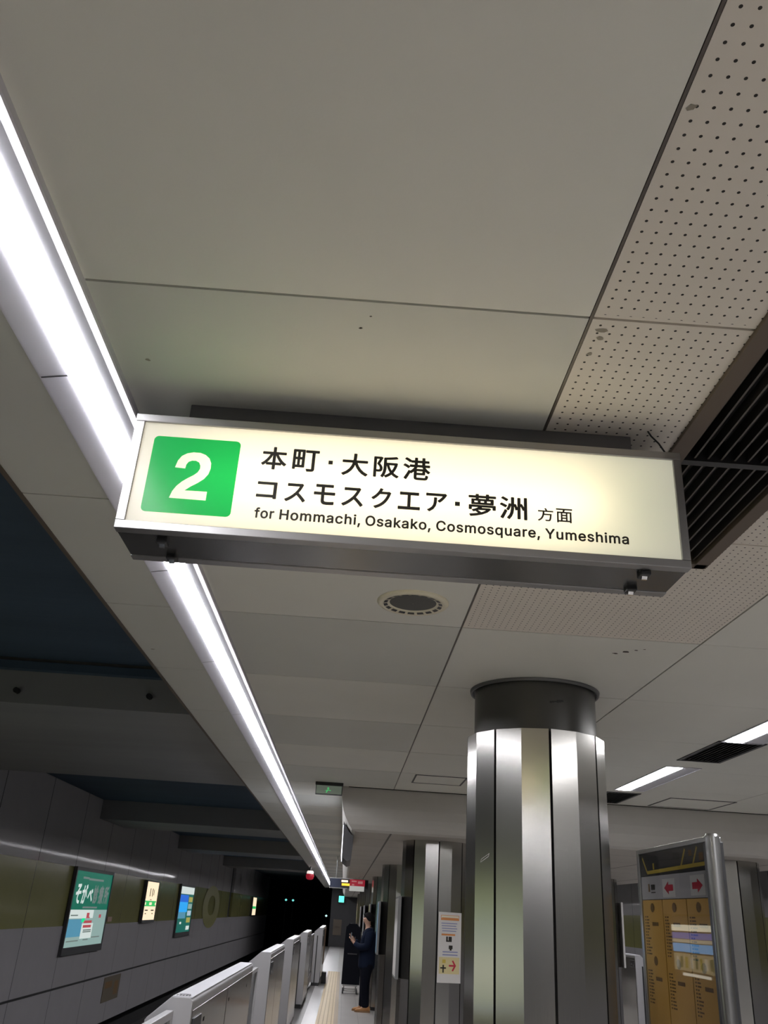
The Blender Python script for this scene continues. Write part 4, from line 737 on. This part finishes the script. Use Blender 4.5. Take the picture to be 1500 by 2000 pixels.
g = MB(); g.tube([(0, 0, 2.80), (0, 0, 2.66)], .02, m_dark); g.build('stem', t)
g = MB(); g.lathe((0, 0, 0), [(.001, 2.69), (.07, 2.69), (.095, 2.66), (.095, 2.61)], glow('white_cap', (1, .85, .8), .9), 20); g.build('cap', t)
g = MB(); g.lathe((0, 0, 0), [(.10, 2.61), (.115, 2.56), (.10, 2.49), (.06, 2.46), (.001, 2.455)], glow('red_lens', (.25, .01, .02), .9), 20); g.build('lens', t)
t = thing('platform_end_lamp', 'small turquoise lit sign high on the platform end wall', 'sign', (-.12, YE, 0))
g = MB(); g.box(-.20, .20, -.2, -.02, 2.08, 2.48, m_dark); g.build('housing', t)
g = MB(); g.box(-.15, .13, -.21, -.2, 2.13, 2.44, glow('turquoise_light', (.12, .85, .62), 1.6)); g.build('face_panel', t)
t = thing('wall_poster', 'faint framed poster on the platform end wall left of the black case', 'poster', (-.25, YE, 0))
g = MB(); g.box(-.22, .22, -.06, -.01, .55, 1.3, M('poster_beige', (.22, .18, .14), .6)); g.build('sheet', t)
g = MB(); g.lathe((0, -.065, .95), [(.001, 0), (.12, 0)], m_darkgrey, 16); o = g.build('picture', t)
for x, z, lb in ((-3.7, 2.15, 'tiny turquoise signal light deep in the tunnel, left one of the pair'), (-3.25, 2.15, 'tiny turquoise signal light deep in the tunnel, right one of the pair'), (-1.05, 1.38, 'tiny white signal light in the dark tunnel mouth above the gates')):
    t = thing('signal_light', lb, 'signal light', (0, 0, 0), 0, 'tunnel signal lights')
    g = MB(); g.tube([(x, 60.05, -1.15), (x, 60.05, z)], .03, m_dark); g.build('post', t)
    g = MB(); g.lathe((x, 60, z), [(.001, -.07), (.07, -.03), (.07, .03), (.001, .07)], glow('signal_glow', (.2, .8, .75) if x < -2 else (.6, .9, .9), 1.0), 10); g.build('lens', t)

# ------------------------------------------------------------------ timetable board
BX = 1.90
t = thing('timetable_board', 'upright timetable board with yellow sheets and red arrows on a steel pipe post', 'information board', (0, 0, 0))
yr, yl = 4.765, 5.865
g = MB(); g.tube([(BX+.0, 4.662, 0), (BX+.0, 4.662, 2.185)], .037, m_steel_soft, 24); g.lathe((BX, 4.662, 0), [(.037, 2.185), (.03, 2.198), (.001, 2.20)], m_steel_soft, 24); g.build('post', t)
g = MB(); g.box(BX-.01, BX+.07, yl+.0, yl+.04, 0, 2.19, m_steel_soft); g.build('post', t, .004)
g = MB(); g.box(BX-.012, BX+.07, yr-.05, yl, 2.165, 2.19, m_steel_soft); g.box(BX-.012, BX+.07, yr-.07, yr, .55, 2.165, m_darkgrey); g.box(BX-.012, BX+.07, yr, yl, .50, .56, m_steel_soft); g.box(BX+.01, BX+.06, yr, yl, .56, 2.165, m_darkgrey); g.build('frame', t, .003)
pl = Plane((BX, yl, 0), (0, -1, 0), (0, 0, 1), (-1, 0, 0)); W_ = yl-yr
g = MB(); pl.slab(g, 0, W_, 2.03, 2.165, -.01, -.002, M('map_dark', (.05, .05, .055), .35)); mp_ = g.build('route_map', t)
g = MB()
def seg(p, q, wd=.008): 
    p, q = Vector(p), Vector(q); d = (q-p).normalized(); n_ = Vector((-d.y, d.x))*wd
    pl.poly(g, [tuple(p+n_), tuple(p-n_), tuple(q-n_), tuple(q+n_)], 0, m_yel2)
seg((.05, 2.14), (.13, 2.05)); seg((.13, 2.05), (W_, 2.062), .010); seg((.72, 2.06), (.80, 2.15), .009); seg((.90, 2.06), (.98, 2.15), .008)
pl.rect(g, .24, .265, 2.065, 2.10, 0, m_yel2); pl.rect(g, .30, .335, 2.075, 2.10, 0, m_darkgrey); pl.rect(g, .10, .18, 2.12, 2.145, 0, m_darkgrey); pl.rect(g, .60, .70, 2.10, 2.14, 0, m_darkgrey); pl.rect(g, .85, .90, 2.11, 2.14, 0, m_ink_y); pl.rect(g, 1.0, 1.06, 2.08, 2.12, 0, m_ink_y)
g.build('route_lines', mp_)
g = MB(); pl.slab(g, 0, W_, 1.897, 2.028, -.01, -.002, M('notice_white', (.50, .48, .50), .5)); nb = g.build('notice_row', t)
g = MB(); pl.rect(g, .39, .60, 1.905, 2.005, 0, m_white); pl.rect(g, .84, 1.05, 1.908, 2.01, 0, m_white); g.build('arrow_sheet', nb)
g = MB()
def arrow(u, v, s_):
    k = .075; pl.poly(g, [(u-s_*k, v+.017), (u, v+.017), (u, v+.036), (u+s_*k, v), (u, v-.036), (u, v-.017), (u-s_*k, v-.017)], .001, m_red, [(0, 1, 5, 6), (2, 3, 4)])
arrow(.495, 1.955, -1); arrow(.945, 1.957, 1)
g.build('arrow', nb)
g = MB(); pl.rect(g, .13, .155, 1.94, 1.985, 0, m_ink_y); pl.rect(g, .18, .25, 1.95, 1.98, 0, m_ink); pl.rect(g, .18, .26, 1.932, 1.938, 0, m_ink); g.build('small_print', nb)
for i, (a, b) in enumerate(((0, .36), (.365, .755), (.76, W_))):
    g = MB(); pl.slab(g, a, b-.004, .58, 1.893, -.01, -.002, m_yel); sh = g.build('timetable_sheet', t)
    g = MB(); cu = (a+b)/2
    def disc(u, v, ru, rv):
        pl.poly(g, [(u+ru*math.cos(k*.5236), v+rv*math.sin(k*.5236)) for k in range(12)], 0, m_ink_y)
    disc(cu, 1.85, .034, .026); disc(cu, 1.56, .034, .026)
    rnd = random.Random(3+i)
    for v0, n_ in ((1.795, 13), (1.50, 11)):
        for k in range(n_):
            v = v0-.017*k; pl.rect(g, a+.03, a+.05, v, v+.008, 0, m_ink_y); pl.rect(g, a+.06, a+.06+.02+.05*rnd.random(), v, v+.008, 0, m_ink_y)
        pl.rect(g, a+.16, a+.27, v0-.045, v0-.025, 0, m_ink_y)
    for k in range(9): pl.rect(g, a+.10, a+.10+.10+.12*rnd.random(), 1.02-.02*k, 1.028-.02*k, 0, m_ink_y)
    g.build('print', sh)
m_clear, nt, b = nt_new('clear_cover')
N = nt.nodes.new; tr = N('ShaderNodeBsdfTransparent'); gl_ = N('ShaderNodeBsdfGlossy'); gl_.inputs['Roughness'].default_value = .03
fr = N('ShaderNodeFresnel'); fr.inputs['IOR'].default_value = 1.5; ms = N('ShaderNodeMixShader')
nz = N('ShaderNodeTexNoise'); nz.inputs['Scale'].default_value = 1.3; bpn = N('ShaderNodeBump'); bpn.inputs['Strength'].default_value = .10; bpn.inputs['Distance'].default_value = .03
nt.links.new(nz.outputs['Fac'], bpn.inputs['Height']); nt.links.new(bpn.outputs[0], gl_.inputs['Normal'])
nt.links.new(fr.outputs[0], ms.inputs[0]); nt.links.new(tr.outputs[0], ms.inputs[1]); nt.links.new(gl_.outputs[0], ms.inputs[2]); nt.links.new(ms.outputs[0], nt.nodes['Material Output'].inputs['Surface'])
g = MB(); g.add([(BX-.004, yl, .56), (BX-.004, yr, .56), (BX-.004, yr, 2.165), (BX-.004, yl, 2.165)], [(0, 1, 2, 3)], m_clear); g.build('glass_cover', t)

# vending machine behind the nearest column, mirrored in the board's cover
t = thing('vending_machine', 'lit blue vending machine behind the nearest column, mirrored in the timetable cover', 'vending machine', (1.14, 6.5, 0))
g = MB(); g.box(-.20, .20, -.45, .45, .06, 1.83, M('machine_body', (.10, .11, .14), .4)); g.build('body', t, .01)
pl = Plane((.202, -.45, 0), (0, 1, 0), (0, 0, 1), (1, 0, 0))
g = MB(); pl.rect(g, .02, .88, 1.735, 1.775, .001, glow('machine_cream', (1, .95, .75), 2.2)); g.build('light_strip', t)
g = MB(); pl.rect(g, .02, .88, 1.685, 1.725, .001, glow('machine_navy', (.12, .18, .62), 1.6)); pl.rect(g, .02, .88, 1.60, 1.655, .001, glow('machine_sky', (.12, .45, .9), 1.9)); pl.rect(g, .02, .88, 1.66, 1.682, .001, m_adwarm); g.build('blue_band', t)
g = MB(); pl.rect(g, .02, .88, 1.48, 1.59, .001, glow('machine_goods', (.50, .47, .33), 1.0))
for k in range(9): pl.rect(g, .05+.09*k, .10+.09*k, 1.50, 1.57, .003, (m_adyel, m_adteal, m_adwarm)[k % 3])
g.build('display_window', t)
g = MB(); pl.rect(g, .2, .7, 1.45, 1.468, .001, glow('machine_white', (1, .97, .85), 1.8)); g.build('button_row', t)
g = MB(); pl.rect(g, .2, .7, .35, .6, .002, m_dark); g.build('hatch', t)
g = MB(); g.box(-.17, .17, -.42, .42, 0, .06, m_dark); g.build('base', t)

# ------------------------------------------------------------------ person and luggage cart
def skin_mesh(name, chains, mat, parent, sub=2):
    """chains: list of lists of (co, r); chain's first point may be ('at', idx) to branch"""
    vs, es, rs = [], [], []
    for ch in chains:
        prev = None
        for it in ch:
            if it[0] == 'at': prev = it[1]; continue
            vs.append(it[0]); rs.append(it[1]); i = len(vs)-1
            if prev is not None: es.append((prev, i))
            prev = i
    me = bpy.data.meshes.new(name); me.from_pydata(vs, es, []); me.materials.append(mat)
    o = bpy.data.objects.new(name, me); COL.objects.link(o)
    o.modifiers.new('skin', 'SKIN').use_smooth_shade = True
    if not me.skin_vertices: 
        bpy.context.view_layer.objects.active = o
        me.skin_vertices.new(name='')
    d = me.skin_vertices[0].data
    for i, r in enumerate(rs): d[i].radius = (r, r) if not isinstance(r, tuple) else r
    d[0].use_root = True
    s = o.modifiers.new('sub', 'SUBSURF'); s.levels = sub; s.render_levels = sub
    o.parent = parent; return o
# forward is +x locally; the person faces the tracks (-X)
t = thing('person', 'dark-haired person in navy jacket and tan shoes looking at a phone by the columns', 'person', (.53, 18.75, 0), math.pi)
body = [
 [((0, 0, .93), .12), ((.0, 0, 1.08), .115), ((.0, 0, 1.25), .125), ((-.01, 0, 1.38), .10), ((.0, 0, 1.46), .055), ((.02, 0, 1.52), .055), ((.03, 0, 1.58), .085), ((.03, 0, 1.64), .085)],
 [('at', 6), ((.115, 0, 1.585), .014)],
 [('at', 3), ((-.02, .17, 1.37), .055), ((.02, .22, 1.12), .045), ((.20, .12, 1.10), .036), ((.27, .07, 1.17), .026), ((.31, .055, 1.21), .026)],
 [('at', 3), ((-.02, -.17, 1.37), .055), ((.02, -.22, 1.12), .045), ((.20, -.12, 1.12), .036), ((.27, -.07, 1.22), .026), ((.31, -.05, 1.26), .026)],
 [('at', 0), ((.0, .09, .88), .095), ((.01, .10, .50), .06), ((-.02, .10, .10), .042), ((.06, .10, .045), .038)],
 [('at', 0), ((.0, -.09, .88), .095), ((.02, -.10, .50), .06), ((.03, -.10, .10), .042), ((.11, -.10, .045), .038)],
]
i0 = 13; i1 = 18
for k, dy in enumerate((-.022, -.008, .007, .02)):
    L_ = (.055, .065, .062, .048)[k]
    body.append([('at', i0), ((.335, .055+dy, 1.235), .008), ((.335+L_*.5, .055+dy*.8-.01, 1.255), .0075), ((.335+L_*.4, .03+dy*.5, 1.275), .007)])
    body.append([('at', i1), ((.335, -.05+dy, 1.285), .008), ((.335+L_*.5, -.05+dy*.8+.01, 1.305), .0075), ((.335+L_*.4, -.025+dy*.5, 1.325), .007)])
body.append([('at', i0-1), ((.285, .035, 1.21), .010), ((.31, .015, 1.235), .008)]); body.append([('at', i1-1), ((.285, -.035, 1.26), .010), ((.31, -.015, 1.285), .008)])
skin_mesh('body', body, m_skin, t)
jk = [
 [((0, 0, .70), (.17, .20)), ((0, 0, .78), (.18, .21)), ((-.01, 0, 1.0), (.175, .20)), ((-.02, 0, 1.22), (.185, .205)), ((-.03, 0, 1.36), (.145, .16)), ((-.01, 0, 1.44), .085), ((0, 0, 1.48), .075)],
 [('at', 4), ((-.03, .19, 1.37), .095), ((.01, .245, 1.12), .08), ((.16, .15, 1.10), .066), ((.235, .095, 1.145), .056), ((.26, .08, 1.165), .05)],
 [('at', 4), ((-.03, -.19, 1.37), .095), ((.01, -.245, 1.12), .08), ((.16, -.15, 1.12), .066), ((.235, -.095, 1.185), .056), ((.26, -.08, 1.21), .05)]]
skin_mesh('jacket', jk, m_jacket, t)
tr_ = [[((0, 0, .98), (.16, .18)), ((0, 0, .86), (.155, .18)), ((0, 0, .80), (.15, .17))],
 [('at', 2), ((.0, .095, .70), .12), ((.01, .10, .50), .095), ((-.01, .10, .28), .082), ((-.02, .10, .12), .078), ((-.02, .10, .07), .076)],
 [('at', 2), ((.0, -.095, .70), .12), ((.02, -.10, .50), .095), ((.025, -.10, .28), .082), ((.03, -.10, .12), .078), ((.03, -.10, .07), .076)]]
skin_mesh('trousers', tr_, m_trouser, t)
for y, dx in ((.10, -.02), (-.10, .03)):
    g = MB(); prof = [(-.09, .03), (-.10, .06), (-.08, .105), (-.03, .115), (.03, .095), (.09, .07), (.16, .058), (.195, .035), (.19, .025), (-.08, .025)]
    n_ = len(prof); ws = (.03, .042, .04, .03)
    rows = []
    for s_ in (-1, -.6, .6, 1): rows.append([(dx+a*(1 if abs(s_) < 1 else .95), y+s_*.048*(1 if a < .1 else .8), .02+(b-.02)*(1 if abs(s_) < 1 else .75)) for a, b in prof])
    g.add([p for r_ in rows for p in r_], [(r_*n_+i, r_*n_+(i+1) % n_, (r_+1)*n_+(i+1) % n_, (r_+1)*n_+i) for r_ in range(3) for i in range(n_)]+[tuple(range(n_)), tuple(range(3*n_, 4*n_))], m_shoe, True)
    sh = g.build('shoe', t)
    g = MB(); g.prism([(dx-.10, y-.045), (dx+.1, y-.048), (dx+.18, y-.03), (dx+.2, y), (dx+.18, y+.03), (dx+.1, y+.048), (dx-.10, y+.045)], 0, .028, 'Z', m_sole); g.build('sole', sh)
g = MB(); vs = []; n_, mrow = 20, 9
for j in range(mrow+1):
    ph = R(-35+125*j/mrow)
    for k in range(n_):
        th = 2*math.pi*k/n_; front = max(0, math.cos(th)); r_ = .107*math.cos(ph)
        z = 1.625+.105*math.sin(ph)+ (front**1.2*.10 if ph < 0.3 else 0)*(1-max(0, ph)/.3 if ph > 0 else 1)
        vs.append((.004+r_*math.cos(th), r_*.88*math.sin(th), z))
g.add(vs, [(j*n_+k, j*n_+(k+1) % n_, (j+1)*n_+(k+1) % n_, (j+1)*n_+k) for j in range(mrow) for k in range(n_)]+[tuple(range(mrow*n_, mrow*n_+n_))], m_hair, True); g.build('hair', t)
g = MB()
for s_ in (-1, 1): g.lathe((.112, s_*.033, 1.60), [(.001, -.008), (.009, 0), (.001, .008)], m_dark, 8)
g.build('eye', t)
g = MB(); g.box(.085, .113, -.025, .025, 1.537, 1.545, M('lip', (.4, .18, .15), .5)); g.build('mouth', t)
t = thing('phone', 'small pale phone in the hands of the person in navy', 'phone', (.53-.335, 18.75, 1.262))
g = MB(); g.box(-.006, .006, -.04, .04, -.06, .085, m_darkgrey); o = g.build('case', t, .003)
g = MB(); g.box(.006, .008, -.036, .036, -.05, .08, glow('phone_screen', (.7, .8, .9), .8)); g.build('screen', t)
t = thing('luggage_cart', 'tiny folding trolley with grey deck and black wheels under the tall black case', 'trolley', (.28, 22.6, 0))
g = MB(); g.box(-.17, .17, -.2, .2, .16, .19, m_steel_soft)
for z in (.10, .06): g.tube([(-.13, -.18, z), (.13, -.18, z)], .012, m_chrome); 
for x in (-.14, .14): g.tube([(x, -.18, .19), (x*.95, -.18, .05)], .012, m_steel_soft); g.tube([(x, .18, .19), (x*.95, .18, .05)], .012, m_steel_soft)
g.build('deck', t)
for x in (-.16, .16):
    for y in (-.18, .18):
        g = MB(); g.prism([(y+.05*math.cos(k*.5236), .05+.05*math.sin(k*.5236)) for k in range(12)], x-.015, x+.015, 'X', m_dark); g.build('wheel', t)
t = thing('instrument_case', 'tall black case standing upright on a trolley left of the person', 'case', (.28, 22.6, .19))
g = MB(); g.prism([(-.20, 0), (.22, 0), (.21, .75), (.17, 1.18), (.08, 1.27), (-.10, 1.27), (-.17, 1.20), (-.19, .8)], -.18, .18, 'Y', m_bag); g.build('body', t, .03)
g = MB(); g.box(-.10, .12, -.195, -.18, .62, .645, m_darkgrey); g.build('strap', t)
g = MB(); g.tube([(.05, -.18, .85), (.05, -.215, .87), (.05, -.215, .97), (.05, -.18, .99)], .012, m_darkgrey); g.build('handle', t)
